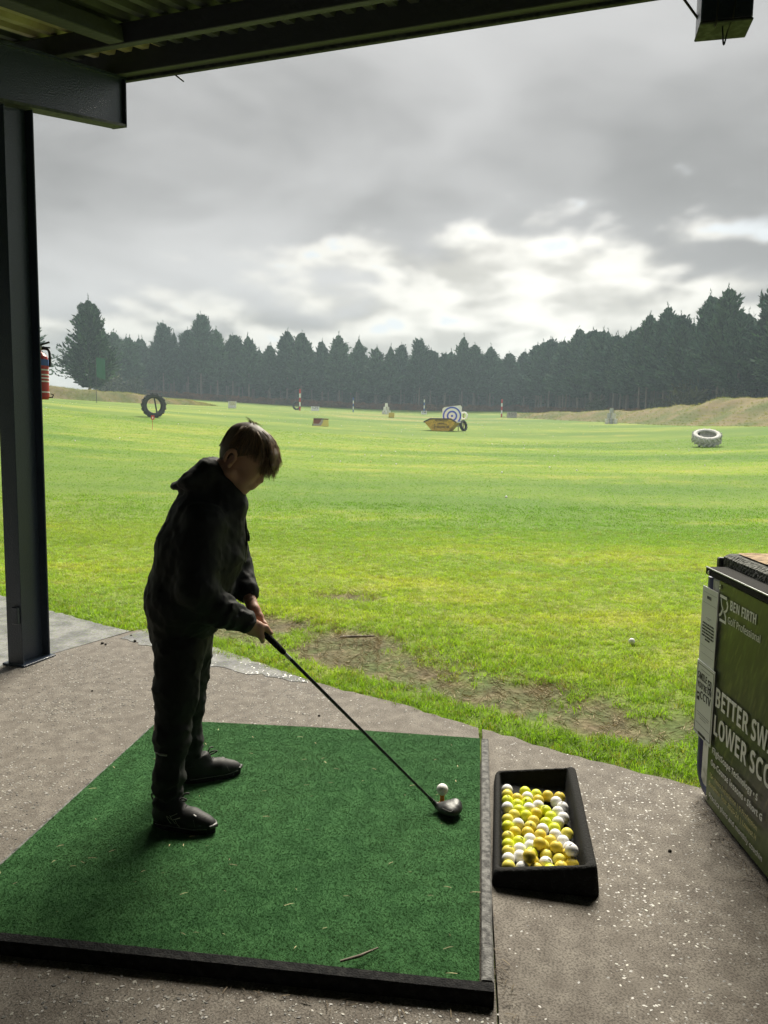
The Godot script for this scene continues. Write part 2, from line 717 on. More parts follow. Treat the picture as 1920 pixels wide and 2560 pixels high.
	m.print_cream = plain(lin(0.60, 0.56, 0.26), 0.7)
	m.steel_bright = plain(lin(0.45, 0.45, 0.44), 0.35, 0.9)
	m.wood = plain(Color(1, 1, 1), 0.8)
	m.wood.albedo_texture = ntex(0.02, 5, [lin(0.16, 0.10, 0.06), lin(0.36, 0.26, 0.17)], [0.3, 0.7], 256, 71)
	triplanar(m.wood, 1.4)

# ---------------------------------------------------------------- the field
const FIELD_BUMPS := [[-14.4, -48.0, 0.424], [-11.5, -38.0, -0.341], [-18.0, -91.0, 0.327], [-11.5, -104.0, 0.339], [-10.0, -110.0, -0.179], [-4.7, -56.0, -0.09], [-5.1, -122.0, -0.142], [0.1, -114.0, 0.316], [0.6, -98.0, -0.274], [6.5, -130.0, -0.325], [16.7, -112.0, -0.297], [17.2, -108.0, -0.075], [23.3, -80.0, 0.06], [16.7, -40.0, -0.333], [25.7, -52.0, 0.348], [22.8, -110.0, 0.371], [-34.7, -80.0, -0.238], [-26.4, -100.0, -0.156]]

func ground(x: float, z: float) -> float:
	var d := minf(-z, 150.0)
	if d < 8.0:
		return 0.0
	var u := d - 8.0
	var th := clampf(x / maxf(-z, 12.0), -0.6, 0.6)
	var y := 0.022197 * u + 0.000103 * u * u - 0.033256 * u * th + 0.000138 * u * u * th + 0.090455 * u * th * th
	var g := 0.0
	for b in FIELD_BUMPS:
		var q: float = ((x - b[0]) * (x - b[0]) + (z - b[1]) * (z - b[1])) / 242.0
		if q < 8.0:
			g += b[2] * exp(-q)
	return (y + g) * smoothstep(8.0, 22.0, d)

var patch_a := noise_of(101, 0.05, 4)
var patch_b := noise_of(102, 0.35, 4)
var patch_c := noise_of(103, 1.6, 3)

# distance beyond the edge of the concrete, and place along it
func beyond(x: float, z: float) -> float:
	return x * 0.594 - (z + 3.87) * 0.804

# 0 = turf, 1 = bare worn ground
func bareness(x: float, z: float) -> float:
	var s := beyond(x, z)
	if s > 30.0:
		return 0.0
	var a := x * 0.804 + (z + 3.87) * 0.594
	var band := smoothstep(0.16, 0.42, s) * (1.0 - smoothstep(0.75, 1.25, s)) * smoothstep(-2.9, -1.6, a)
	var v := band * 1.0 + patch_b.get_noise_2d(x * 2.4, z * 2.4) * 1.5 * (0.12 + band) + patch_c.get_noise_2d(x * 2.5, z * 2.5) * 0.5 * band - 0.24
	v += 0.9 * exp(-((x + 0.35) * (x + 0.35) * 6.0 + (z + 6.35) * (z + 6.35) * 22.0))
	return clampf(v * 1.5, 0.0, 1.0)

func turf_tone(x: float, z: float) -> Color:
	var a := patch_a.get_noise_2d(x * 0.55, z * 1.9) * 1.4
	var b := patch_b.get_noise_2d(x * 0.30, z)
	var c := patch_c.get_noise_2d(x * 0.6, z * 1.2)
	var green := Color(0.112, 0.192, 0.040)
	var bright := Color(0.200, 0.272, 0.052)
	var yellow := Color(0.330, 0.315, 0.080)
	var t := clampf(0.45 + a * 0.8 + b * 0.5, 0.0, 1.0)
	var col := green.lerp(bright, t)
	var dry := clampf((b * 0.8 + c * 0.5 + a * 0.3) - 0.12, 0.0, 1.0) + 0.35 * exp(-absf(beyond(x, z) - 2.6) * 0.55)
	col = col.lerp(yellow, clampf(dry, 0.0, 0.75))
	# thin worn turf on the far landing zone
	var far := exp(-pow((z + 100.0) / 16.0, 2.0) - pow((x - 4.0) / 12.0, 2.0))
	col = col.lerp(Color(0.27, 0.24, 0.10), clampf(far * (0.55 + a), 0.0, 0.6))
	return col

func soil_tone(x: float, z: float) -> Color:
	var b := patch_b.get_noise_2d(x * 5.0 + 40.0, z * 5.0)
	var c := patch_c.get_noise_2d(x * 4.0, z * 4.0 + 9.0)
	var col := Color(0.120, 0.100, 0.070).lerp(Color(0.105, 0.135, 0.058), clampf(0.6 + b * 1.8, 0.0, 1.0))
	return col.lerp(Color(0.22, 0.18, 0.12), clampf(c * 1.5, 0.0, 0.7))

func make_field() -> void:
	var xs := PackedFloat32Array()
	var x := 0.0
	var half := PackedFloat32Array()
	while x < 330.0:
		half.append(x)
		x += 0.085 if x < 4.2 else 0.085 + (x - 4.2) * 0.055
	for i in range(half.size() - 1, 0, -1):
		xs.append(-half[i])
	xs.append_array(half)
	var zs := PackedFloat32Array([60.0, 20.0, 8.0, 3.0, 0.5, -1.0])
	var z := -2.0
	while z > -420.0:
		zs.append(z)
		z -= 0.085 if z > -8.0 else 0.085 + (-z - 8.0) * 0.032
	var s := Shape.new()
	s.colored = true
	var rows := []
	rows.resize(zs.size())
	var work := func(j: int) -> void:
		var heights := PackedFloat32Array()
		var tones := PackedColorArray()
		var pz := zs[j]
		for px in xs:
			var y := ground(px, pz) - 0.035 * (1.0 - smoothstep(0.0, 0.25, beyond(px, pz)))
			var bare := bareness(px, pz) if pz > -14.0 and absf(px) < 9.0 else 0.0
			if pz > -14.0:
				y += patch_c.get_noise_2d(px, pz) * 0.012 - bare * 0.018 - 0.012
			heights.append(y)
			tones.append(turf_tone(px, pz).lerp(soil_tone(px, pz), bare))
		rows[j] = [heights, tones]
	var id := WorkerThreadPool.add_group_task(work, zs.size())
	WorkerThreadPool.wait_for_group_task_completion(id)
	for j in zs.size():
		for i in xs.size():
			s.color = rows[j][1][i]
			s.add(Vector3(xs[i], rows[j][0][i], zs[j]), Vector3.ZERO)
	var w := xs.size()
	for j in zs.size() - 1:
		for i in w - 1:
			var a := j * w + i
			s.face(a, a + 1, a + w + 1)
			s.face(a, a + w + 1, a + w)
	smooth_normals(s)
	tag(part("field", s.mesh(), m.field, self), "mown green driving range field sloping gently up to the trees", "field", "", "structure")

# rough grass banks at the two sides of the range
func make_banks() -> void:
	# crest line (x, z, height above the field, half width)
	bank("grass_bank", [[19.0, -112.0, 0.5, 3.0], [23.5, -100.0, 0.9, 3.5], [28.5, -86.0, 1.3, 5.0], [31.0, -74.0, 1.9, 6.5], [32.5, -66.0, 2.1, 7.5], [34.0, -58.0, 2.0, 8.0], [36.0, -48.0, 2.2, 8.0], [38.0, -36.0, 1.8, 7.5]], "tall rough tan grass bank along the conifers behind the white tyre", 5)
	bank("grass_bank", [[-52.0, -70.0, 1.3, 3.5], [-42.0, -80.0, 1.2, 3.5], [-36.0, -86.0, 1.1, 3.2], [-30.0, -93.0, 1.0, 3.0], [-25.5, -99.0, 0.6, 2.5], [-23.0, -102.0, 0.15, 2.0]], "low tan grass bank below the lone pyramid conifer", 6)

func bank(called: String, line: Array, label: String, sd: int) -> void:
	var cur := Curve3D.new()
	var dat := []
	for p in line:
		cur.add_point(Vector3(p[0], 0, p[1]))
		dat.append(p)
	var nz := noise_of(sd, 0.16, 4)
	var s := Shape.new()
	s.colored = true
	var steps := 90
	var cols := 26
	var tufts := PackedFloat32Array()
	var total := cur.get_baked_length()
	for j in steps + 1:
		var f := float(j) / steps * (line.size() - 1)
		var i0 := mini(int(f), line.size() - 2)
		var fr := f - i0
		var a: Array = line[i0]
		var b: Array = line[i0 + 1]
		var cx := lerpf(a[0], b[0], fr)
		var cz := lerpf(a[1], b[1], fr)
		var hh := lerpf(a[2], b[2], fr) * (1.0 + nz.get_noise_2d(f * 9.0, 3.0) * 0.28)
		var ww := lerpf(a[3], b[3], fr)
		var dir := Vector2(b[0] - a[0], b[1] - a[1]).normalized()
		var side := Vector2(-dir.y, dir.x)
		for i in cols + 1:
			var q := float(i) / cols * 2.0 - 1.0
			var px := cx + side.x * q * ww
			var pz := cz + side.y * q * ww
			var bump := (cos(q * PI) * 0.5 + 0.5)
			var y := ground(px, pz) + hh * bump * (1.0 + nz.get_noise_2d(px * 0.9, pz * 0.9) * 0.22) - 0.12 * (1.0 - bump) + nz.get_noise_2d(px * 4.0, pz * 4.0) * 0.07 * bump
			var dry := clampf(0.55 + nz.get_noise_2d(px * 1.5, pz * 1.5) * 1.3 + (bump - 0.5) * 0.5, 0.0, 1.0)
			s.color = Color(0.115, 0.140, 0.048).lerp(Color(0.225, 0.180, 0.105), dry)
			s.add(Vector3(px, y, pz), Vector3.ZERO)
			for k in 5:
				var o := Vector3(px + rng.randf_range(-0.4, 0.4), y - 0.03, pz + rng.randf_range(-0.4, 0.4))
				var sc := rng.randf_range(0.9, 2.0)
				var c := Color(0.17, 0.20, 0.065).lerp(Color(0.36, 0.29, 0.17), clampf(dry + rng.randf_range(-0.25, 0.25), 0.0, 1.0)) * rng.randf_range(0.75, 1.2)
				push(tufts, Basis(Vector3.UP, rng.randf() * TAU).scaled(Vector3(sc, sc * rng.randf_range(0.6, 1.2), sc)), o, c)
	var w := cols + 1
	for j in steps:
		for i in cols:
			var a := j * w + i
			s.face(a, a + w + 1, a + 1)
			s.face(a, a + w, a + w + 1)
	smooth_normals(s)
	var up := 0.0
	for nn in s.n:
		up += nn.y
	if up < 0.0:
		# turn the sheet over so that it faces the sky
		for i in range(0, s.ix.size(), 3):
			var k := s.ix[i]
			s.ix[i] = s.ix[i + 1]
			s.ix[i + 1] = k
		for i in s.n.size():
			s.n[i] = -s.n[i]
	var o := part(called, s.mesh(), m.field, self)
	tag(o, label, "bank", "", "structure")
	var g := scatter("rough_grass", grass_clump(9, 0.11, 0.0075, 0.07, 77), tufts, true, o)
	g.material_override = m.blade
	g.set_meta("kind", "stuff")

# ---------------------------------------------------------------- concrete floor of the bays
func make_concrete() -> void:
	var floor_node := Node3D.new()
	floor_node.name = "concrete_floor"
	add_child(floor_node)
	tag(floor_node, "worn brown concrete floor with exposed white stone chips", "floor", "", "structure")
	var ja := [Vector2(-1.700, -5.128), Vector2(-2.02, -4.545), Vector2(-5.3, 0.0), Vector2(-7.1, 2.5)]
	var jb := [Vector2(0.470, -3.497), Vector2(0.300, -1.745), Vector2(0.05, 0.5), Vector2(-0.17, 2.5)]
	var left := rough_edge([Vector2(-9.5, -11.2), Vector2(-6.0, -8.45), Vector2(-3.12, -6.16), Vector2(-2.51, -5.67), Vector2(-1.95, -5.27), Vector2(-1.712, -5.128)], 0.02)
	left.append_array(PackedVector2Array([ja[1] - Vector2(0.007, 0), ja[2] - Vector2(0.007, 0), Vector2(-9.5, 0.0)]))
	part("floor_slab", Shape.new().prism(left, -0.12, 0.0).mesh(), m.wet, floor_node)
	var mid := rough_edge([Vector2(-1.690, -5.140), Vector2(-1.60, -5.215), Vector2(-1.04, -4.75), Vector2(-0.366, -4.12), Vector2(0.065, -3.83), Vector2(0.462, -3.503)], 0.018)
	mid.append_array(PackedVector2Array([jb[1] - Vector2(0.005, 0), jb[2] - Vector2(0.005, 0), jb[3] - Vector2(0.005, 0), ja[3], ja[2], ja[1]]))
	part("floor_slab", Shape.new().prism(mid, -0.12, 0.0).mesh(), m.concrete, floor_node)
	var right := rough_edge([Vector2(0.478, -3.490), Vector2(0.86, -3.20), Vector2(1.254, -2.93), Vector2(2.2, -2.24), Vector2(5.0, -0.2), Vector2(8.7, 2.5)], 0.018)
	right.append_array(PackedVector2Array([jb[3], jb[2], jb[1]]))
	part("floor_slab", Shape.new().prism(right, -0.12, 0.001).mesh(), m.concrete, floor_node)
	# rain-wet strip along the open edge
	var strip := rough_edge([Vector2(-1.675, -5.06), Vector2(-1.60, -5.18), Vector2(-1.04, -4.735), Vector2(-0.42, -4.16)], 0.016)
	strip.append_array(rough_edge([Vector2(-0.40, -4.11), Vector2(-0.70, -4.21), Vector2(-0.97, -4.36), Vector2(-1.25, -4.55), Vector2(-1.45, -4.74), Vector2(-1.72, -4.93)], 0.045))
	part("wet_strip", Shape.new().prism(strip, 0.0025, 0.0025).mesh(), m.wet, floor_node)
	# exposed stone chips
	var chip := Shape.new()
	var cr := RandomNumberGenerator.new()
	cr.seed = 5
	var ring := []
	for k in 6:
		var a := TAU * k / 6.0 + cr.randf_range(-0.3, 0.3)
		ring.append(Vector3(cos(a) * cr.randf_range(0.75, 1.15), 0.0, sin(a) * cr.randf_range(0.45, 0.75)))
	for k in 6:
		var p: Vector3 = ring[k]
		var q: Vector3 = ring[(k + 1) % 6]
		chip.out_quad(p - Vector3(0, 0.3, 0), q - Vector3(0, 0.3, 0), q * 0.72 + Vector3(0, 0.22, 0), p * 0.72 + Vector3(0, 0.22, 0), Vector3.ZERO)
		chip.out_tri(p * 0.72 + Vector3(0, 0.22, 0), q * 0.72 + Vector3(0, 0.22, 0), Vector3(0.1, 0.27, 0.05), Vector3.ZERO)
	var buf := PackedFloat32Array()
	var spread_n := noise_of(301, 1.1, 3)
	var tries := 0
	while tries < 230000:
		tries += 1
		var px := cr.randf_range(-3.0, 2.2)
		var pz := cr.randf_range(-5.0, -1.0)
		if beyond(px, pz) > -0.04:
			continue
		var lx := (px - 0.27) - (-(pz + 1.78)) * 0.124
		var on_mat := lx < 0.06 and lx > -1.55 and pz < -1.72 + (px - 0.27) * 0.125 and pz > -3.49
		if on_mat or px < -2.02 - (pz + 4.545) * 0.72:
			continue
		# where the cement skin has worn off the stones show close together
		var dens := 0.40
		if lx > 0.05:
			dens = 0.10 + 0.80 * smoothstep(0.29, 0.36, lx + spread_n.get_noise_2d(px * 3.0, pz * 3.0) * 0.10) * (1.0 - 0.75 * smoothstep(0.72, 0.95, lx))
			if pz < -3.0:
				dens = maxf(dens, 0.22)
		elif pz > -1.8:
			dens = 0.45
		dens *= 1.0 + spread_n.get_noise_2d(px, pz) * 1.3
		if cr.randf() > dens:
			continue
		var sz := pow(cr.randf(), 4.0) * 0.0060 + 0.0015
		var tone := 0.15 + 0.25 * cr.randf()
		if cr.randf() < 0.28:
			tone = 0.035 + 0.05 * cr.randf()
		var c := Color(tone, tone * cr.randf_range(0.94, 0.99), tone * cr.randf_range(0.82, 0.95))
		push(buf, Basis(Vector3.UP, cr.randf() * TAU).rotated(Vector3.RIGHT, cr.randf_range(-0.12, 0.12)) * Basis.from_scale(Vector3(sz, sz * 0.45, sz)), Vector3(px, 0.0005, pz), c)
	var chips := scatter("stone_chips", chip.mesh(), buf, true, floor_node)
	chips.material_override = m.chip
	chips.set_meta("kind", "stuff")

func rough_edge(pts: Array, amp: float) -> PackedVector2Array:
	var out := PackedVector2Array()
	for i in pts.size() - 1:
		var a: Vector2 = pts[i]
		var b: Vector2 = pts[i + 1]
		var num := maxi(1, int(a.distance_to(b) / 0.05))
		var side := (b - a).orthogonal().normalized()
		for k in num:
			var p := a.lerp(b, float(k) / num)
			if not (i == 0 and k == 0):
				p += side * patch_c.get_noise_2d(p.x * 9.0, p.y * 9.0) * amp * 1.6
			out.append(p)
	out.append(pts[pts.size() - 1])
	return out

# ---------------------------------------------------------------- shelter: columns, rafters, roof
func shelter_frame() -> Transform3D:
	var a := deg_to_rad(SHELTER_TURN)
	# x: along the front to the right, y: up, z: back into the bay; origin below the roof corner
	return Transform3D(Basis(Vector3(cos(a), 0, sin(a)), Vector3.UP, Vector3(-sin(a), 0, cos(a))), Vector3(ROOF_EDGE.x, 0, ROOF_EDGE.z))

# outline in (depth, height) drawn across the width s0..s1
func side_prism(s: Shape, outline: Array, s0: float, s1: float) -> void:
	var mid := Vector3.ZERO
	for p in outline:
		mid += Vector3((s0 + s1) * 0.5, p.y, p.x)
	mid /= outline.size()
	var poly := PackedVector2Array(outline)
	var ids := Geometry2D.triangulate_polygon(poly)
	for i in range(0, ids.size(), 3):
		for sd in [s0, s1]:
			s.out_tri(Vector3(sd, poly[ids[i]].y, poly[ids[i]].x), Vector3(sd, poly[ids[i + 1]].y, poly[ids[i + 1]].x), Vector3(sd, poly[ids[i + 2]].y, poly[ids[i + 2]].x), mid)
	for i in poly.size():
		var a := poly[i]
		var b := poly[(i + 1) % poly.size()]
		s.out_quad(Vector3(s0, a.y, a.x), Vector3(s1, a.y, a.x), Vector3(s1, b.y, b.x), Vector3(s0, b.y, b.x), mid)

func make_shelter() -> void:
	var k := tan(deg_to_rad(ROOF_PITCH))
	var top := ROOF_EDGE.y
	var sh := Node3D.new()
	sh.name = "bay_shelter"
	add_child(sh)
	sh.transform = shelter_frame()
	tag(sh, "open-fronted driving range shelter of black painted steel with ribbed sheet roof", "shelter")
	# every column stands under a rafter; local z grows back into the bay, roof falls that way
	for spec in [[-7.1, 0.11, 0.0], [-3.55, 0.11, 0.0], [0.0, 0.11, 0.0], [4.35, 0.11, -5.0], [7.2, 0.11, -5.0], [10.8, 0.11, -5.0]]:
		var raf := Node3D.new()
		raf.name = "rafter"
		sh.add_child(raf, true)
		raf.transform = Transform3D(Basis(Vector3.UP, deg_to_rad(spec[2])), Vector3(spec[0], 0, 0))
		var w: float = spec[1]
		var deep := 0.31 if w < 0.15 else 0.255
		var back := 6.35
		var web := Shape.new()
		var y0 := top - deep
		side_prism(web, [Vector2(0.012, y0 + 0.016), Vector2(back, y0 + 0.016 - back * k), Vector2(back, top - 0.016 - back * k), Vector2(0.012, top - 0.016)], -w * 0.5 - 0.012, -w * 0.5 + 0.030)
		part("web", web.mesh(), m.steel, raf)
		for e in [[y0, "flange"], [top - 0.016, "flange"]]:
			var fl := Shape.new()
			side_prism(fl, [Vector2(0.012, e[0]), Vector2(back, e[0] - back * k), Vector2(back, e[0] + 0.016 - back * k), Vector2(0.012, e[0] + 0.016)], -w, 0.0)
			part("flange", fl.mesh(), m.algae if e[0] == y0 and w < 0.15 else m.steel, raf)
		part("end_plate", Shape.new().box(at3(-w * 0.5, top - deep * 0.5, 0.006), Vector3(w + 0.004, deep + 0.004, 0.012), 0.003).mesh(), m.steel, raf)
	# columns: I-sections
	for spec in [[-7.125, 0.95], [-3.575, 0.95], [-0.025, 0.95], [7.15, 0.95], [10.775, 0.95]]:
		var col := Node3D.new()
		col.name = "column"
		sh.add_child(col, true)
		col.position = Vector3(spec[0], 0, 0)
		var d := 0.205
		var z0: float = spec[1] - d * 0.5 - 0.05
		var hh: float = top - 0.31 - z0 * k - 0.001
		part("flange", Shape.new().box(at3(-0.055, hh * 0.5, z0), Vector3(0.11, hh, 0.012), 0.003).mesh(), m.steel, col)
		part("flange", Shape.new().box(at3(-0.055, (hh - d * k) * 0.5, z0 + d), Vector3(0.11, hh - d * k, 0.012), 0.003).mesh(), m.steel, col)
		var web := Shape.new()
		side_prism(web, [Vector2(z0 + 0.0065, 0.0), Vector2(z0 + d - 0.0065, 0.0), Vector2(z0 + d - 0.0065, hh - d * k), Vector2(z0 + 0.0065, hh)], -0.060, -0.050)
		part("web", web.mesh(), m.steel, col)
		part("base_plate", Shape.new().box(at3(-0.055, 0.006, z0 + d * 0.5), Vector3(0.16, 0.012, d + 0.05), 0.003).mesh(), m.steel, col)
		part("bracket", Shape.new().box(at3(-0.03, 0.30, z0 + d + 0.018), Vector3(0.045, 0.10, 0.022), 0.004).mesh(), m.steel, col)
		part("nail", Shape.new().tube([Vector3(-0.10, 2.06, z0 + d + 0.006), Vector3(-0.13, 2.065, z0 + d + 0.05)], [0.003, 0.003], 6).mesh(), m.steel, col)
	# purlins under the sheets and the fascia at the front
	for z in [0.06, 0.62, 1.55, 2.6, 3.7, 4.8, 5.9]:
		var y: float = top + 0.002 - z * k
		var hi := 0.10 if z > 0.3 else 0.15
		part("purlin", Shape.new().box(Transform3D(Basis(Vector3.RIGHT, atan(k)), Vector3(1.8, y + hi * 0.5, z)), Vector3(18.6, hi, 0.075 if z > 0.3 else 0.11), 0.004).mesh(), m.purlin, sh)
	part("fascia_board", Shape.new().box(at3(1.8, top + 0.10, -0.02), Vector3(18.8, 0.24, 0.03), 0.004).mesh(), m.algae, sh)
	part("batten", Shape.new().box(Transform3D(Basis(Vector3.RIGHT, atan(k)), Vector3(0.44, top - 3.2 * k + 0.045, 3.2)), Vector3(0.10, 0.08, 5.2), 0.004).mesh(), m.purlin, sh)
	part("gutter_spike", Shape.new().tube([Vector3(0.33, top - 0.0, -0.02), Vector3(0.40, top - 0.055, -0.05)], [0.006, 0.005], 6).mesh(), m.steel, sh)
	# boxed-in beam end hanging below the fascia
	var boxed := Node3D.new()
	boxed.name = "boxed_beam_end"
	sh.add_child(boxed, true)
	boxed.position = Vector3(3.565, top - 0.165, 0.13)
	boxed.rotation.y = deg_to_rad(6.0)
	part("face_board", Shape.new().box(at3(0, 0.06, 0.0), Vector3(0.232, 0.34, 0.17), 0.006).mesh(), m.steel, boxed)
	part("bottom_plate", Shape.new().box(at3(0, -0.117, 0.0), Vector3(0.238, 0.012, 0.178), 0.004).mesh(), m.algae, boxed)
	# ribbed sheets, about a metre wide each
	var x := -7.4
	while x < 11.0:
		var wide := 1.0
		var mat: Material = m.green_sheet
		var pitch := 0.125
		if x < -0.05 and x > -0.25:
			wide = 0.5
			mat = m.cream_sheet
		elif x + wide > -0.15 and x < -0.15:
			wide = -0.15 - x
		var s := Shape.new()
		var num := int(round(wide / pitch))
		var px := x
		for i in num:
			var st := wide / num
			var prof := [[0.0, 0.0], [0.30, 0.0], [0.42, 0.032], [0.80, 0.032], [0.92, 0.0], [1.0, 0.0]]
			for q in prof.size() - 1:
				var xa: float = px + prof[q][0] * st
				var xb: float = px + prof[q + 1][0] * st
				var ya: float = top + 0.115 + prof[q][1]
				var yb: float = top + 0.115 + prof[q + 1][1]
				s.quad(Vector3(xa, ya + 0.12 * k, -0.12), Vector3(xa, ya - 6.6 * k, 6.6), Vector3(xb, yb - 6.6 * k, 6.6), Vector3(xb, yb + 0.12 * k, -0.12))
			px += st
		part("roof_sheet", s.mesh(), mat, sh)
		x += wide
	# closed back
	part("back_wall", Shape.new().box(at3(1.8, 1.0, 6.45), Vector3(18.8, 2.16, 0.10)).mesh(), m.back_board, sh)
	# cables hanging at the end of the next rafter
	var cab := thing("hanging_cable", "dark cable hanging in a loop below the rafter end above the banner", "cable", sh.transform * Vector3(3.58, top - 0.285, 0.20))
	part("loop", Shape.new().tube(arc_points([Vector3(-0.012, 0.020, -0.03), Vector3(-0.010, -0.02, -0.03), Vector3(0.0, -0.085, -0.03), Vector3(0.010, -0.03, -0.02), Vector3(0.014, 0.03, 0.03), Vector3(0.02, 0.20, 0.035), Vector3(0.02, 0.42, 0.035)], 6), filled(0.0042, 37), 6).mesh(), m.black, cab)
	part("tail", Shape.new().tube(arc_points([Vector3(-0.045, 0.020, -0.03), Vector3(-0.052, -0.006, -0.02), Vector3(-0.062, 0.0, 0.02), Vector3(-0.064, 0.20, 0.035), Vector3(-0.062, 0.42, 0.035)], 6), filled(0.0042, 25), 6).mesh(), m.black, cab)
	var stay := thing("stay_wire", "thin dark stay wire running to the rafter end above the banner", "wire", sh.transform * Vector3(3.45, top - 0.20, 0.10))
	part("wire", Shape.new().tube([Vector3(0.0, 0.0, 0.0), Vector3(-0.25, 0.25, 0.05)], [0.006, 0.006], 6).mesh(), m.black, stay)

func arc_points(p: Array, per: int) -> Array:
	var out := []
	for i in p.size() - 1:
		var a: Vector3 = p[maxi(i - 1, 0)]
		var d: Vector3 = p[mini(i + 2, p.size() - 1)]
		for k in per:
			out.append((p[i] as Vector3).cubic_interpolate(p[i + 1], a, d, float(k) / per))
	out.append(p[p.size() - 1])
	return out

func filled(v: float, num: int) -> Array:
	var a := []
	a.resize(num)
	a.fill(v)
	return a

# ---------------------------------------------------------------- conifers
# A crown of many small flat sprays along rising branches; dead twigs and a tapered trunk below it.
func conifer_parts(h: float, y0: float, r0: float, branches: int, sd: int, tone: Color, shape_pow: float) -> Dictionary:
	var g := RandomNumberGenerator.new()
	g.seed = sd
	var lobes := noise_of(sd, 0.9, 2)
	var s := Shape.new()
	s.colored = true
	var lean := Vector3(g.randf_range(-0.25, 0.25), 0, g.randf_range(-0.25, 0.25))
	for i in branches:
		var u := pow(g.randf(), 1.15)
		if i < 26:
			u = 0.86 + 0.14 * i / 26.0
		var y := lerpf(y0, h, u)
		var az := g.randf() * TAU
		var dir := Vector3(cos(az), 0, sin(az))
		var skirt := smoothstep(0.0, 0.13, u)
		var r := r0 * (0.30 + 0.70 * skirt) * pow(maxf(1.0 - u, 0.0), shape_pow) * (1.0 + lobes.get_noise_3d(dir.x * 1.2, y * 0.55, dir.z * 1.2) * 0.75) + 0.04
		var reach := r * (g.randf_range(0.45, 1.0) if g.randf() < 0.45 else g.randf_range(0.85, 1.12))
		var rise := g.randf_range(0.10, 0.60) + u * u * 1.6
		var base := lean * u + Vector3(0, y - 0.2, 0)
		var tip := base + dir * reach + Vector3(0, reach * rise, 0)
		var bdir := (tip - base).normalized()
		var shade := g.randf_range(0.5, 1.6)
		var leaves := 11 if u < 0.9 else 7
		for k in leaves:
			var q := lerpf(0.42, 1.0, (k + g.randf()) / leaves)
			var p := base.lerp(tip, q)
			var d := (bdir + Vector3(g.randf_range(-0.75, 0.75), g.randf_range(-0.35, 0.75), g.randf_range(-0.75, 0.75)) * (1.0 - 0.65 * smoothstep(0.75, 0.98, u)) + Vector3(0, 1.3 * smoothstep(0.8, 1.0, u), 0)).normalized()
			var ln := g.randf_range(0.30, 0.72) * lerpf(1.0, 0.55, smoothstep(0.7, 0.95, u))
			var wd := g.randf_range(0.07, 0.15)
			var sd2 := d.cross(Vector3(g.randf_range(-1, 1), g.randf_range(-1, 1), g.randf_range(-1, 1))).normalized() * wd
			s.color = tone * shade * g.randf_range(0.7, 1.3)
			s.color.g *= g.randf_range(0.95, 1.08)
			var e := p + d * ln
			var mid := p + d * ln * 0.35
			s.tri(p, mid + sd2, e)
			s.tri(p, e, mid - sd2 + bdir * 0.05)
	for k in 16:
		var p := lean + Vector3(g.randf_range(-0.06, 0.06), h - 0.5 + k * 0.08, g.randf_range(-0.06, 0.06))
		var d := Vector3(g.randf_range(-0.5, 0.5), 1.0, g.randf_range(-0.5, 0.5)).normalized() * g.randf_range(0.25, 0.45)
		var sd3 := Vector3(g.randf_range(-1, 1), 0, g.randf_range(-1, 1)).normalized() * 0.05
		s.color = tone
		s.tri(p - sd3, p + sd3, p + d)
	var crown := s.mesh()
	var tr := Shape.new()
	var pts := []
	var rad := []
	for i in 9:
		var f := i / 8.0
		pts.append(Vector3(sin(f * 5.0 + sd) * 0.06, -0.2 + f * h * 0.92, cos(f * 4.0 + sd) * 0.06) + lean * f)
		rad.append(lerpf(0.19, 0.03, pow(f, 0.8)) * (1.25 if i == 0 else 1.0))
	tr.tube(pts, rad, 7, false)
	var trunk := tr.mesh()
	var tw := Shape.new()
	if y0 > 2.0:
		for i in 46:
			var y := g.randf_range(1.0, y0 + 1.5)
			var az := g.randf() * TAU
			var ln := g.randf_range(0.5, 1.7)
			var a := Vector3(0, y, 0)
			var e := a + Vector3(cos(az) * ln, g.randf_range(-0.25, 0.25) * ln, sin(az) * ln)
			tw.tube([a, a.lerp(e, 0.55) + Vector3(0, 0.06, 0), e], [0.022, 0.014, 0.006], 3, false)
	return {"crown": crown, "trunk": trunk, "twigs": tw.mesh() if tw.v.size() else null}

func conifer(called: String, parts: Dictionary, label: String, at: Vector3, turn: float, scale: Vector3, group := "") -> Node3D:
	var o := thing(called, label, "tree", at, turn, group)
	part("trunk", parts.trunk, m.bark, o)
	part("crown", parts.crown, m.leaf, o)
	if parts.twigs:
		part("dead_branches", parts.twigs, m.bark, o)
	for c in o.get_children():
		(c as Node3D).scale = scale
	return o

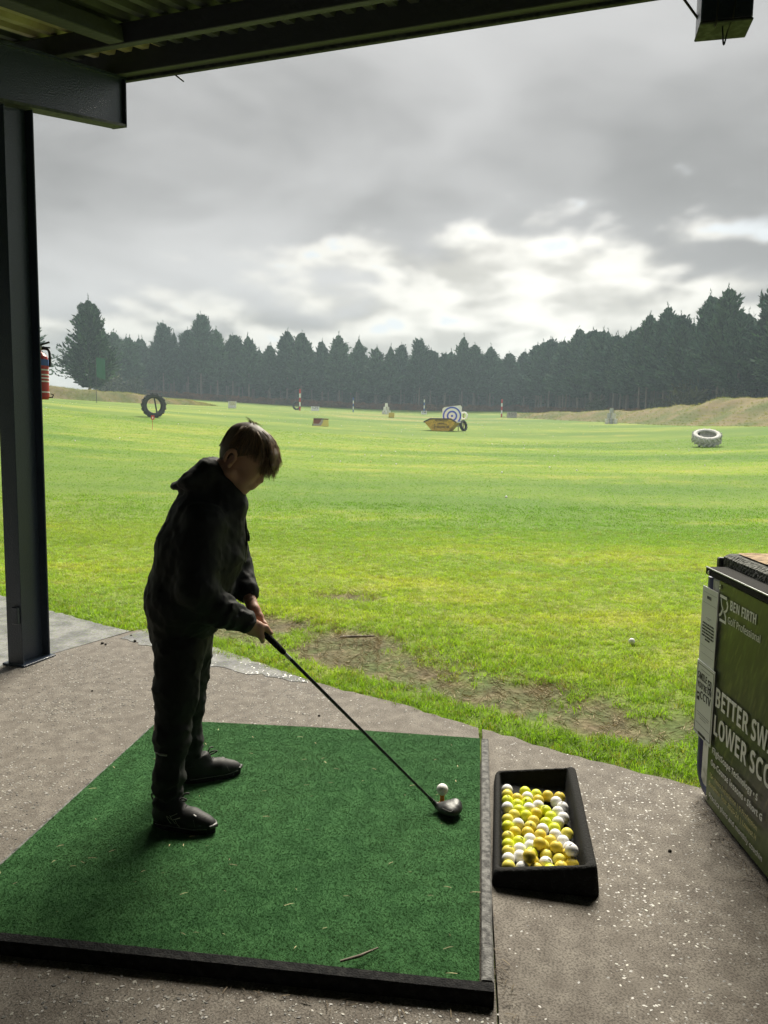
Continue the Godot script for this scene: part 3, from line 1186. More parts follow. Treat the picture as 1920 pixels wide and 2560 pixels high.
func make_trees() -> void:
	var kinds := []
	var tones := [Color(0.053, 0.102, 0.059), Color(0.062, 0.116, 0.061), Color(0.048, 0.096, 0.061), Color(0.069, 0.119, 0.063), Color(0.057, 0.105, 0.055)]
	for i in 7:
		kinds.append(conifer_parts(12.4, 3.0 + (i % 3) * 0.6, 2.45 + 0.2 * (i % 2), 1250, 400 + i * 7, tones[i % 5], [0.82, 1.0, 0.74, 0.90, 0.80, 0.70, 1.05][i]))
	var g := RandomNumberGenerator.new()
	g.seed = 77
	# far row, left to right
	var far_row := []
	var x := -51.0
	while x < 25.5:
		far_row.append(x)
		x += g.randf_range(1.5, 4.0)
	for i in far_row.size():
		var px: float = far_row[i]
		var pz := -150.0 + g.randf_range(-1.2, 1.2)
		if px < -44.0:
			pz += 8.0
		var hs := 1.0 + g.randf_range(-0.17, 0.13) + (0.12 if px > -45.0 and px < -31.0 else 0.0) - (0.16 if px < -46.0 else 0.0)
		conifer("conifer", kinds[(i * 3 + i / 4) % 7], "tall dark conifer in the dense row closing the far end of the range", Vector3(px, ground(px, pz), pz), g.randf() * TAU, Vector3(g.randf_range(0.8, 1.35), hs, g.randf_range(0.8, 1.35)), "conifers closing the far end of the range")
	# side row running back along the right bank
	var f := 0.0
	var num := 0
	while f < 1.0:
		var px := lerpf(26.5, 47.0, f) + g.randf_range(-0.7, 0.7)
		var pz := lerpf(-146.0, -46.0, f)
		var hs := 1.04 + g.randf_range(-0.14, 0.13) - 0.10 * (1.0 - f)
		conifer("conifer", kinds[(num * 2 + num / 3) % 7], "tall dark conifer in the row standing behind the tall grass bank", Vector3(px, ground(px, pz) + 0.3, pz), g.randf() * TAU, Vector3(g.randf_range(0.9, 1.2), hs, g.randf_range(0.9, 1.2)), "conifers behind the tall grass bank")
		num += 1
		f += g.randf_range(0.016, 0.038)
	# the wood behind both rows reads as one mass
	var wood_mesh := ArrayMesh.new()
	for e in [[kinds[1].crown, m.leaf], [kinds[1].trunk, m.bark], [kinds[1].twigs, m.bark]]:
		wood_mesh.add_surface_from_arrays(Mesh.PRIMITIVE_TRIANGLES, (e[0] as ArrayMesh).surface_get_arrays(0))
		wood_mesh.surface_set_material(wood_mesh.get_surface_count() - 1, e[1])
	var buf := PackedFloat32Array()
	for row in 5:
		x = -54.0
		while x < 32.0:
			var pz := -153.5 - row * 3.2 + g.randf_range(-1.0, 1.0)
			push(buf, Basis(Vector3.UP, g.randf() * TAU).scaled(Vector3(g.randf_range(0.9, 1.2), g.randf_range(0.78, 0.95), g.randf_range(0.9, 1.2))), Vector3(x, ground(x, pz), pz), Color(1, 1, 1))
			x += g.randf_range(2.2, 3.4)
		f = 0.0
		while f < 1.0:
			var px := lerpf(30.0, 50.5, f) + row * 3.2 + g.randf_range(-0.8, 0.8)
			var pz := lerpf(-146.0, -46.0, f)
			push(buf, Basis(Vector3.UP, g.randf() * TAU).scaled(Vector3(g.randf_range(0.9, 1.2), g.randf_range(0.84, 1.0), g.randf_range(0.9, 1.2))), Vector3(px, ground(px, pz) + 0.3, pz), Color(1, 1, 1))
			f += g.randf_range(0.024, 0.034)
	for i in 290:
		var px := g.randf_range(-58.0, 34.0)
		var pz := g.randf_range(-172.0, -158.0)
		if i > 235:
			px = g.randf_range(24.0, 46.0)
			pz = g.randf_range(-172.0, -150.0)
		elif i > 150:
			f = g.randf()
			px = lerpf(38.0, 58.0, f) + g.randf_range(0.0, 9.0)
			pz = lerpf(-150.0, -46.0, f)
		var sc := g.randf_range(0.62, 0.85)
		push(buf, Basis(Vector3.UP, g.randf() * TAU).scaled(Vector3(sc * 1.7, sc, sc * 1.7)), Vector3(px, ground(px, pz) - 4.2 * sc, pz), Color(1, 1, 1))
	tag(scatter("wood", wood_mesh, buf, true), "deep dark conifer wood behind the front rows of trees", "wood", "", "stuff")
	# lone pyramid tree and the tree beside it
	var lone := conifer_parts(11.2, 0.9, 3.5, 1900, 555, Color(0.053, 0.098, 0.056), 0.95)
	conifer("conifer", lone, "lone pyramid conifer with a green flag in front, above the low grass bank", Vector3(-37.0, ground(-36.5, -97.0) + 0.6, -97.0), 0.6, Vector3.ONE)
	conifer("conifer", lone, "pyramid conifer half hidden behind the steel column", Vector3(-45.4, ground(-44.0, -97.0) + 0.4, -97.0), 2.4, Vector3(1.0, 0.95, 1.0))
	# leafy shrubs below the side row
	var shrub := shrub_mesh(9)
	for p in [[30.5, -112.0, 2.6, 0], [34.5, -98.0, 2.2, 1], [35.6, -92.0, 4.4, 2], [37.6, -84.0, 3.6, 0], [39.4, -74.0, 3.0, 1], [41.5, -66.0, 4.6, 0], [44.0, -58.0, 4.2, 0], [-47.5, -134.0, 4.2, 1], [-44.0, -136.0, 3.2, 0]]:
		var lb: String = ["dark green leafy shrub growing at the foot of the conifers", "olive green shrub growing at the foot of the conifers", "yellowing pale shrub below the conifers behind the bank"][p[3]]
		var o := thing("shrub", lb, "shrub", Vector3(p[0], ground(p[0], p[1]) + 0.2, p[1]), g.randf() * TAU, "shrubs at the foot of the conifers")
		var mt: StandardMaterial3D = m.leaf.duplicate()
		mt.albedo_color = [lin(0.7, 0.8, 0.6), lin(1.0, 1.0, 0.7), lin(1.0, 0.92, 0.42)][p[3]]
		part("foliage", shrub, mt, o).scale = Vector3.ONE * p[2]
		part("stem", Shape.new().tube([Vector3(0, -0.2, 0), Vector3(0.02, 0.4, 0), Vector3(0.05, 0.8, 0.03)], [0.03, 0.02, 0.008], 6, false).mesh(), m.bark, o).scale = Vector3.ONE * p[2]
	# russet undergrowth along the tree line
	var under := PackedFloat32Array()
	for i in 1500:
		var px := g.randf_range(-52.0, 27.0)
		var pz := -147.8 + g.randf_range(-4.0, 1.2)
		if i > 1050:
			f = g.randf()
			px = lerpf(24.5, 44.0, f) + g.randf_range(-0.5, 2.5)
			pz = lerpf(-147.0, -60.0, f)
		var sc := g.randf_range(0.5, 1.35)
		var c := Color(3.2, 1.15, 0.85).lerp(Color(0.9, 1.0, 0.7), g.randf() * g.randf()) * g.randf_range(0.8, 1.4)
		push(under, Basis(Vector3.UP, g.randf() * TAU).scaled(Vector3(sc * 1.3, sc, sc * 1.3)), Vector3(px, ground(px, pz) - 0.1, pz), c)
	var un := scatter("undergrowth", shrub, under, true)
	un.material_override = m.leaf
	tag(un, "russet brown undergrowth along the foot of the conifers", "undergrowth", "", "stuff")

# a rounded heap of leaf-sized faces, one metre high
func shrub_mesh(sd: int) -> ArrayMesh:
	var g := RandomNumberGenerator.new()
	g.seed = sd
	var s := Shape.new()
	s.colored = true
	for i in 620:
		var d := Vector3(g.randfn(), absf(g.randfn()) * 0.9, g.randfn()).normalized()
		var p := d * Vector3(0.62, 0.95, 0.62) * pow(g.randf(), 0.4) * g.randf_range(0.75, 1.1) + Vector3(0, 0.04, 0)
		var a := (d + Vector3(g.randfn(), g.randfn(), g.randfn()) * 0.8).normalized()
		var b := a.cross(Vector3(g.randfn(), g.randfn(), g.randfn())).normalized()
		var l := g.randf_range(0.05, 0.12)
		var tone := g.randf_range(0.6, 1.35)
		s.color = Color(0.07, 0.085, 0.05) * tone
		s.tri(p, p + a * l + b * l * 0.35, p + a * l * 2.0)
		s.tri(p, p + a * l * 2.0, p + a * l - b * l * 0.35)
	return s.mesh()

# ---------------------------------------------------------------- hitting mat
const MAT_EDGE := [Vector2(0.256, -1.777), Vector2(0.447, -3.319), Vector2(-0.25, -3.412), Vector2(-0.805, -3.460), Vector2(-1.041, -3.437), Vector2(-1.215, -1.965)]

func make_mat() -> void:
	var o := thing("hitting_mat", "green artificial turf hitting mat with black rubber edging", "mat", Vector3(-0.38, 0, -2.6))
	var off := Transform3D(Basis.IDENTITY, -o.position)
	var poly := PackedVector2Array(MAT_EDGE)
	var turf := plain(Color(1, 1, 1), 0.95, 0.0, 0.2)
	turf.albedo_texture = ntex(0.02, 5, [lin(0.028, 0.082, 0.028), lin(0.035, 0.100, 0.035), lin(0.042, 0.114, 0.040)], [0.3, 0.5, 0.7], 512, 81)
	relief(triplanar(turf, 1.0), ntex(0.25, 3, [Color(0, 0, 0), Color(1, 1, 1)], [0.3, 0.7], 1024, 82), 0.10)
	part("turf", Shape.new().prism(poly, 0.002, 0.026).mesh(), turf, o, off)
	var edge_mat := plain(Color(1, 1, 1), 0.9, 0.0, 0.25)
	edge_mat.albedo_texture = ntex(0.03, 5, [lin(0.008, 0.008, 0.009), lin(0.013, 0.013, 0.014), lin(0.022, 0.022, 0.022)], [0.3, 0.55, 0.8], 512, 83)
	relief(triplanar(edge_mat, 2.2), m.fine, 0.15)
	var worn := plain(Color(1, 1, 1), 0.9, 0.0, 0.25)
	worn.albedo_texture = ntex(0.025, 6, [lin(0.07, 0.07, 0.07), lin(0.14, 0.14, 0.137), lin(0.20, 0.20, 0.195)], [0.25, 0.5, 0.75], 512, 84)
	relief(triplanar(worn, 2.2), m.fine, 0.15)
	# front strip, right strip, thin left strip
	part("edging", edging(MAT_EDGE[5] + Vector2(-0.05, 0.0), MAT_EDGE[0] + Vector2(0.036, 0.004), 0.040, 0.038, 1.0).mesh(), edge_mat, o, off)
	part("edging", edging(MAT_EDGE[0] + Vector2(0.006, -0.006), MAT_EDGE[1] + Vector2(0.002, 0.03), 0.032, 0.037, 1.0).mesh(), worn, o, off)
	part("edging", edging(MAT_EDGE[4] + Vector2(-0.002, 0.0), MAT_EDGE[5] + Vector2(-0.003, -0.002), 0.014, 0.022, 1.0).mesh(), worn, o, off)
	# pile
	var tuft := Shape.new()
	var g := RandomNumberGenerator.new()
	g.seed = 31
	for k in 6:
		var a := g.randf() * TAU
		var d := Vector3(cos(a), 0, sin(a))
		var b := d * g.randf_range(0.0, 0.0035)
		var lean := Vector3(g.randf_range(-1.1, 1.1), 1.0, g.randf_range(-1.1, 1.1)) * g.randf_range(0.003, 0.006)
		var sd := Vector3(-d.z, 0, d.x) * 0.0008
		tuft.tri(b - sd, b + sd, b + lean)
	var fib := plain(Color(1, 1, 1), 0.9, 0.0, 0.15)
	fib.vertex_color_use_as_albedo = true
	var buf := PackedFloat32Array()
	var wear := noise_of(82, 2.2, 3)
	var num := 0
	while num < 140000:
		var p := Vector2(g.randf_range(-1.22, 0.45), g.randf_range(-3.47, -1.77))
		if not Geometry2D.is_point_in_polygon(p, poly):
			continue
		num += 1
		var w := clampf(0.5 + wear.get_noise_2d(p.x, p.y) * 1.1, 0.0, 1.0)
		var c := Color(0.040, 0.125, 0.042).lerp(Color(0.058, 0.122, 0.041), w) * g.randf_range(0.86, 1.14)
		push(buf, Basis(Vector3.UP, g.randf() * TAU).scaled(Vector3(1.0, 0.7, 1.0) * g.randf_range(0.5, 0.8)), Vector3(p.x, 0.0255, p.y) - o.position, c)
	var pile := scatter("pile", tuft.mesh(), buf, true, o)
	pile.material_override = fib
	pile.set_meta("kind", "stuff")

# a rubber strip lying outside the line a-b (to its right), with a rounded top edge
func edging(a: Vector2, b: Vector2, wide: float, high: float, _k: float) -> Shape:
	var s := Shape.new()
	var dir := (b - a).normalized()
	var outw := Vector2(-dir.y, dir.x)
	var prof := [[0.0, 0.001], [0.0, high - 0.003], [0.003, high], [wide - 0.006, high], [wide - 0.001, high - 0.006], [wide, 0.001]]
	var num := 14
	var mid := Vector3((a.x + b.x) * 0.5, high * 0.4, (a.y + b.y) * 0.5) + Vector3(outw.x, 0, outw.y) * wide * 0.5
	for i in num:
		var pa := a.lerp(b, float(i) / num)
		var pb := a.lerp(b, float(i + 1) / num)
		var wa := patch_c.get_noise_1d(i * 3.0) * 0.0025
		var wb := patch_c.get_noise_1d((i + 1) * 3.0) * 0.0025
		for k in prof.size() - 1:
			var q := []
			for e in [[pa, k, wa], [pb, k, wb], [pb, k + 1, wb], [pa, k + 1, wa]]:
				var pr: Array = prof[e[1]]
				var p: Vector2 = e[0] + outw * (pr[0] + (e[2] if pr[0] > 0.0 else 0.0))
				q.append(Vector3(p.x, pr[1] + (e[2] if pr[1] > 0.01 else 0.0), p.y))
			var local_mid: Vector3 = (q[0] + q[1]) * 0.5
			local_mid = Vector3((pa.x + pb.x) * 0.5 + outw.x * wide * 0.5, high * 0.4, (pa.y + pb.y) * 0.5 + outw.y * wide * 0.5)
			s.out_quad(q[0], q[1], q[2], q[3], local_mid)
	for e in [a, b]:
		var q := []
		for pr in prof:
			var p: Vector2 = e + outw * pr[0]
			q.append(Vector3(p.x, pr[1], p.y))
		for k in range(1, prof.size() - 1):
			s.out_tri(q[0], q[k], q[k + 1], mid)
	return s

# ---------------------------------------------------------------- bay divider with banner and notices
# local frame: x runs towards the viewer along the divider, y up, z out of its face towards the mat
func divider_frame() -> Transform3D:
	var x := Vector3(-0.035, 0, 1.0).normalized()
	return Transform3D(Basis(x, Vector3.UP, x.cross(Vector3.UP)), Vector3(1.2465, 0, -2.9))

func text(words: String, high: float, material: Material, parent: Node, at: Vector3, wide := 0.0, weight := 700, turn := Basis.IDENTITY) -> MeshInstance3D:
	var t := TextMesh.new()
	var f := SystemFont.new()
	f.font_names = PackedStringArray(["Droid Sans"])
	f.font_weight = weight
	t.font = f
	t.text = words
	t.font_size = 64
	t.depth = 0.0008
	t.curve_step = 1.0
	t.horizontal_alignment = HORIZONTAL_ALIGNMENT_LEFT
	t.vertical_alignment = VERTICAL_ALIGNMENT_BOTTOM
	t.pixel_size = 0.001
	var bb := t.get_aabb()
	var sy := high / 0.0457    # cap height of the font at this size
	var sx := sy if wide <= 0.0 else wide / bb.size.x
	var o := part("lettering", t, material, parent)
	o.transform = Transform3D(turn * Basis.from_scale(Vector3(sx, sy, 1.0)), at + turn * Vector3(-bb.position.x * sx, -(bb.position.y + bb.size.y * 0.0) * 0.0, 0))
	o.set_meta("cap", bb)
	return o

func make_divider() -> void:
	var fr := divider_frame()
	var long := 2.6
	# the divider itself
	var o := thing("bay_divider", "white panelled bay divider with blue edge trim and a dark timber baulk on top", "divider", fr.origin)
	var rel := Transform3D(fr.basis, Vector3.ZERO)
	part("panel", Shape.new().box(rel * at3(long * 0.5 + 0.012, 0.455, -0.03), Vector3(long - 0.02, 0.82, 0.05), 0.012).mesh(), m.dirty_white, o)
	# blue trim: rounded bar down the end and along the foot
	var trim := plain(lin(0.028, 0.030, 0.13), 0.4)
	var pts := [Vector3(0.0, 0.855, -0.03), Vector3(0.0, 0.14, -0.03)]
	for k in 7:
		var a := PI / 2.0 * k / 6.0
		pts.append(Vector3(0.09 - 0.09 * cos(a), 0.125 - 0.09 * sin(a), -0.03))
	pts.append(Vector3(long, 0.035, -0.03))
	var w := []
	for p in pts:
		w.append(rel * p)
	part("edge_trim", Shape.new().tube(w, filled(0.030, w.size()), 10).mesh(), trim, o)
	part("cap_rail", Shape.new().box(rel * at3(long * 0.5 - 0.01, 0.879, -0.032), Vector3(long, 0.030, 0.085), 0.005).mesh(), m.rubber, o)
	var bright := plain(lin(0.35, 0.36, 0.36), 0.3, 0.6)
	part("cap_bead", Shape.new().tube([rel * Vector3(-0.01, 0.893, 0.008), rel * Vector3(long - 0.02, 0.893, 0.008)], [0.003, 0.003], 6).mesh(), bright, o)
	part("corner_screw", Shape.new().lathe(rel * Transform3D(Basis(Vector3.RIGHT, PI / 2), Vector3(0.022, 0.876, 0.0105)), [Vector2(0.007, 0), Vector2(0.006, 0.002), Vector2(0.0, 0.003)], 10).mesh(), m.steel_bright, o)
	# timber baulk: dark coated sides, top worn to bare wood
	var dark := relief(triplanar(plain(lin(0.022, 0.026, 0.020), 0.75), 3.0), m.grain, 1.2)
	var core := Shape.new()
	var num := 40
	var prev := []
	for i in num + 1:
		var x := -0.055 + (long - 0.05) * i / num
		var ring := []
		for p in [[-0.075, 0.885], [-0.075, 0.925], [-0.095, 0.938], [-0.36, 0.940], [-0.40, 0.925], [-0.40, 0.60]]:
			var j := patch_c.get_noise_3d(x * 6.0, p[0] * 14.0, p[1] * 10.0) * 0.008
			ring.append(rel * Vector3(x + j, p[1] + j * 0.7, p[0] + j))
		if prev.size():
			for k in ring.size() - 1:
				core.quad(prev[k], ring[k], ring[k + 1], prev[k + 1])
		else:
			for k in range(1, ring.size() - 1):
				core.tri(ring[0], ring[k], ring[k + 1])
		prev = ring
	part("baulk", core.mesh(), dark, o)
	var bare := plain(Color(1, 1, 1), 0.85)
	bare.albedo_texture = ntex(0.02, 5, [lin(0.16, 0.10, 0.055), lin(0.40, 0.27, 0.15), lin(0.52, 0.38, 0.23)], [0.25, 0.5, 0.75], 512, 91)
	bare.uv1_scale = Vector3(1.5, 1.5, 6.0)
	relief(bare, m.grain, 0.6)
	bare.uv1_triplanar = true
	var topo := Shape.new()
	prev = []
	for i in num + 1:
		var x := -0.03 + (long - 0.1) * i / num
		var ring := []
		for k in 9:
			var q := k / 8.0
			var z := lerpf(-0.112, -0.345, q) + patch_c.get_noise_2d(x * 14.0, q * 3.0) * 0.010
			ring.append(rel * Vector3(x, 0.9455 + patch_c.get_noise_2d(x * 9.0, z * 40.0) * 0.004, z))
		if prev.size():
			for k in 8:
				topo.quad(prev[k], ring[k], ring[k + 1], prev[k + 1])
		prev = ring
	part("worn_top", topo.mesh(), bare, o)
	part("end_board", Shape.new().box(rel * at3(-0.075, 0.83, -0.24), Vector3(0.025, 0.18, 0.36), 0.004).mesh(), m.black, o)
	var slat := thing("timber_offcut", "pale timber offcut lying on top of the bay divider", "timber", fr * Vector3(0.33, 0.968, -0.30), 0.25)
	part("board", Shape.new().box(at3(0, 0.0, 0), Vector3(0.10, 0.03, 0.42), 0.003).mesh(), m.wood, slat)
	# banner
	var ban := thing("banner", "printed green golf lesson banner with white lettering on the bay divider", "banner", fr * Vector3(0.12, 0.02, 0.003), 0.0)
	ban.transform.basis = fr.basis
	var sheet := Shape.new()
	var bw := 2.3
	var bh := 0.845
	var cols := 60
	var rows := 22
	for j in rows + 1:
		for i in cols + 1:
			var x := bw * i / cols
			var y := bh * j / rows
			var z := banner_z(x, y)
			sheet.add(Vector3(x, y, z), Vector3.ZERO, Vector2(float(i) / cols, 1.0 - float(j) / rows))
	for j in rows:
		for i in cols:
			var a := j * (cols + 1) + i
			sheet.face(a, a + 1, a + cols + 2)
			sheet.face(a, a + cols + 2, a + cols + 1)
	smooth_normals(sheet)
	var pm := plain(Color(1, 1, 1), 0.38)
	pm.albedo_texture = ImageTexture.create_from_image(banner_image())
	part("sheet", sheet.mesh(), pm, ban)
	for p in [[0.020, 0.825], [0.016, 0.018], [1.1, 0.825], [1.1, 0.018]]:
		part("eyelet", Shape.new().lathe(Transform3D(Basis(Vector3.RIGHT, PI / 2), Vector3(p[0], p[1], 0.008)), [Vector2(0.0085, -0.001), Vector2(0.0085, 0.0012), Vector2(0.0065, 0.0018), Vector2(0.0042, 0.0012), Vector2(0.0042, -0.001)], 16).mesh(), m.steel_bright, ban)
	# lettering on the banner; at: (along, baseline height) of the banner's own frame
	var wht: Material = m.print_white
	var z := 0.0085
	banner_text("BEN FIRTH", 0.034, 0.205, wht, ban, Vector3(0.117, 0.750, z), 800)
	banner_text("Golf Professional", 0.025, 0.255, wht, ban, Vector3(0.105, 0.702, z), 400)
	banner_text("BETTER SWING", 0.069, 0.560, wht, ban, Vector3(0.044, 0.362, z), 800)
	banner_text("LOWER SCORES", 0.072, 0.600, wht, ban, Vector3(0.044, 0.254, z), 800)
	banner_text("FlightScope Technology • S", 0.022, 0.375, wht, ban, Vector3(0.043, 0.198, z), 600)
	banner_text("On-Course lessons • Short G", 0.022, 0.420, wht, ban, Vector3(0.037, 0.150, z), 600)
	banner_text("15+ Years Experience | 5 Profession", 0.016, 0.395, m.print_cream, ban, Vector3(0.033, 0.105, z), 500)
	banner_text("Sunshine Tour 2020-24 | Lowest H", 0.017, 0.395, m.print_cream, ban, Vector3(0.031, 0.071, z), 500)
	banner_text("Practice plans and monthly coachin", 0.018, 0.435, m.print_white, ban, Vector3(0.040, 0.027, z), 400)
	# emblem: two bars and two curved strokes
	var em := Shape.new()
	emblem_stroke(em, [Vector2(0.028, 0.795), Vector2(0.085, 0.795)], 0.011)
	emblem_stroke(em, [Vector2(0.088, 0.785), Vector2(0.097, 0.772), Vector2(0.092, 0.755), Vector2(0.076, 0.745), Vector2(0.066, 0.742)], 0.009)
	emblem_stroke(em, [Vector2(0.036, 0.785), Vector2(0.045, 0.762), Vector2(0.060, 0.748)], 0.007)
	emblem_stroke(em, [Vector2(0.070, 0.743), Vector2(0.083, 0.730), Vector2(0.088, 0.712)], 0.009)
	emblem_stroke(em, [Vector2(0.052, 0.745), Vector2(0.042, 0.730), Vector2(0.028, 0.722)], 0.010)
	emblem_stroke(em, [Vector2(0.034, 0.708), Vector2(0.090, 0.708)], 0.010)
	part("emblem", em.mesh(), wht, ban)
	# notices
	var paper := plain(lin(0.66, 0.67, 0.69), 0.55)
	var n1 := thing("notice", "white printed notice sheet pinned above the camera notice", "notice", fr * Vector3(-0.012, 0.525, 0.014))
	n1.transform.basis = fr.basis
	part("sheet", Shape.new().box(at3(0.074, 0.150, 0), Vector3(0.148, 0.292, 0.002)).mesh(), paper, n1)
	text("NOTICE", 0.011, m.print_black, n1, Vector3(0.048, 0.250, 0.0014), 0.040)
	var rule := plain(lin(0.25, 0.25, 0.26), 0.8)
	part("rule", Shape.new().box(at3(0.074, 0.236, 0.0013), Vector3(0.125, 0.0012, 0.0006)).mesh(), rule, n1)
	part("rule", Shape.new().box(at3(0.074, 0.276, 0.0013), Vector3(0.125, 0.0012, 0.0006)).mesh(), rule, n1)
	part("rule", Shape.new().box(at3(0.074, 0.070, 0.0013), Vector3(0.125, 0.0010, 0.0006)).mesh(), rule, n1)
	part("rule", Shape.new().box(at3(0.074, 0.040, 0.0013), Vector3(0.125, 0.0010, 0.0006)).mesh(), rule, n1)
	part("rule", Shape.new().box(at3(0.074, 0.182, 0.0013), Vector3(0.050, 0.0016, 0.0006)).mesh(), rule, n1)
	part("rule", Shape.new().box(at3(0.074, 0.176, 0.0013), Vector3(0.022, 0.0016, 0.0006)).mesh(), rule, n1)
	text("PLEASE DO NOT HIT BALLS", 0.0062, m.print_black, n1, Vector3(0.020, 0.152, 0.0014), 0.108)
	text("OVER THE BOUNDARY FENCES", 0.0062, m.print_black, n1, Vector3(0.018, 0.140, 0.0014), 0.112)
	text("PLAYERS MAY BE HELD LIABLE", 0.0062, m.print_black, n1, Vector3(0.017, 0.128, 0.0014), 0.114)
	text("FOR ANY DAMAGE OR INJURY", 0.0062, m.print_black, n1, Vector3(0.018, 0.116, 0.0014), 0.112)
	text("CAUSED. USE OUTSIDE BAYS IF", 0.0062, m.print_black, n1, Vector3(0.017, 0.104, 0.0014), 0.114)
	text("NECESSARY", 0.0062, m.print_black, n1, Vector3(0.051, 0.092, 0.0014), 0.045)
	var n2 := thing("notice", "white notice reading smile you're on CCTV below the other sheet", "notice", fr * Vector3(-0.014, 0.240, 0.017))
	n2.transform.basis = fr.basis
	part("sheet", Shape.new().box(at3(0.086, 0.146, 0), Vector3(0.172, 0.288, 0.002)).mesh(), paper, n2)
	var line: Material = m.print_black
	part("border", Shape.new().box(at3(0.086, 0.278, 0.0013), Vector3(0.154, 0.0022, 0.0006)).mesh(), line, n2)
	part("border", Shape.new().box(at3(0.086, 0.014, 0.0013), Vector3(0.154, 0.0022, 0.0006)).mesh(), line, n2)
	part("border", Shape.new().box(at3(0.009, 0.146, 0.0013), Vector3(0.0022, 0.262, 0.0006)).mesh(), line, n2)
	part("border", Shape.new().box(at3(0.163, 0.146, 0.0013), Vector3(0.0022, 0.262, 0.0006)).mesh(), line, n2)
	part("bar", Shape.new().box(at3(0.085, 0.014, 0.0018), Vector3(0.068, 0.011, 0.0006)).mesh(), line, n2)
	text("SMILE", 0.027, line, n2, Vector3(0.016, 0.212, 0.0014), 0.088, 800)
	text("YOU'RE ON", 0.024, line, n2, Vector3(0.016, 0.178, 0.0014), 0.136, 800)
	text("CCTV", 0.030, line, n2, Vector3(0.048, 0.138, 0.0014), 0.102, 800)
	part("symbol", Shape.new().box(at3(0.131, 0.226, 0.0014), Vector3(0.034, 0.034, 0.0008), 0.0003).mesh(), line, n2)
	part("symbol_ring", Shape.new().lathe(Transform3D(Basis(Vector3.RIGHT, PI / 2), Vector3(0.131, 0.226, 0.0018)), [Vector2(0.0115, 0), Vector2(0.0115, 0.0004), Vector2(0.0085, 0.0004), Vector2(0.0085, 0)], 18).mesh(), paper, n2)
	part("symbol_mouth", Shape.new().box(at3(0.131, 0.222, 0.0022), Vector3(0.010, 0.0025, 0.0006)).mesh(), paper, n2)
	part("symbol", Shape.new().box(at3(0.029, 0.152, 0.0014), Vector3(0.025, 0.032, 0.0008), 0.0003).mesh(), line, n2)
	part("symbol_camera", Shape.new().box(Transform3D(Basis(Vector3.BACK, 0.3), Vector3(0.030, 0.156, 0.0020)), Vector3(0.016, 0.008, 0.0006)).mesh(), paper, n2)
	for e in [[0.262, 0.080], [0.092, 0.120], [0.083, 0.105], [0.074, 0.060], [0.048, 0.130]]:
		part("small_print", Shape.new().box(at3(0.086, e[0], 0.0013), Vector3(e[1], 0.0022, 0.0006)).mesh(), rule, n2)

func banner_z(x: float, y: float) -> float:
	return 0.004 + 0.0022 * sin(x * 9.0 + y * 6.0) + 0.003 * exp(-pow((x - 0.02 - (0.845 - y) * 0.8) / 0.05, 2.0)) * smoothstep(0.55, 0.8, y)

func banner_text(words: String, high: float, wide: float, mat: Material, parent: Node, at: Vector3, weight: int) -> void:
	text(words, high, mat, parent, at, wide, weight)

func emblem_stroke(s: Shape, p: Array, w: float) -> void:
	for i in p.size() - 1:
		var a: Vector2 = p[i]
		var b: Vector2 = p[i + 1]
		var sd := (b - a).orthogonal().normalized() * w * 0.5
		var ex := (b - a).normalized() * w * 0.12
		a -= ex
		b += ex
		s.out_quad(Vector3(a.x - sd.x, a.y - sd.y, 0.0092), Vector3(b.x - sd.x, b.y - sd.y, 0.0092), Vector3(b.x + sd.x, b.y + sd.y, 0.0092), Vector3(a.x + sd.x, a.y + sd.y, 0.0092), Vector3(a.x, a.y, -1.0))

# the banner's print: an out-of-focus wood over a lighter sloping fairway
func banner_image() -> Image:
	var w := 900
	var h := 330
	var im := Image.create(w, h, false, Image.FORMAT_RGB8)
	var n1 := noise_of(501, 0.02, 4)
	var n2 := noise_of(502, 0.05, 3)
	for j in h:
		for i in w:
			var a := n1.get_noise_2d(i * 1.6 + j * 0.5, j * 0.55)
			var b := n2.get_noise_2d(i * 1.8 + j * 0.9, j * 0.5)
			var c := Color(0.009, 0.015, 0.006).lerp(Color(0.052, 0.068, 0.019), clampf(0.35 + a * 1.1 + b * 0.5, 0.0, 1.0))
			c = c.lerp(Color(0.16, 0.15, 0.06), clampf(b * a * 2.2, 0.0, 0.5))
			var hill := float(j) / h - (0.79 + 0.05 * sin(i * 0.012 + 0.5) + 0.02 * a)
			c = c.lerp(Color(0.075, 0.12, 0.026).lerp(Color(0.115, 0.16, 0.038), 0.5 + b), smoothstep(0.0, 0.06, hill))
			im.set_pixel(i, j, c.linear_to_srgb())
	return im

# ---------------------------------------------------------------- things out on the range
func on_field(x: float, z: float, up := 0.0) -> Vector3:
	return Vector3(x, ground(x, z) - 0.015 + up, z)

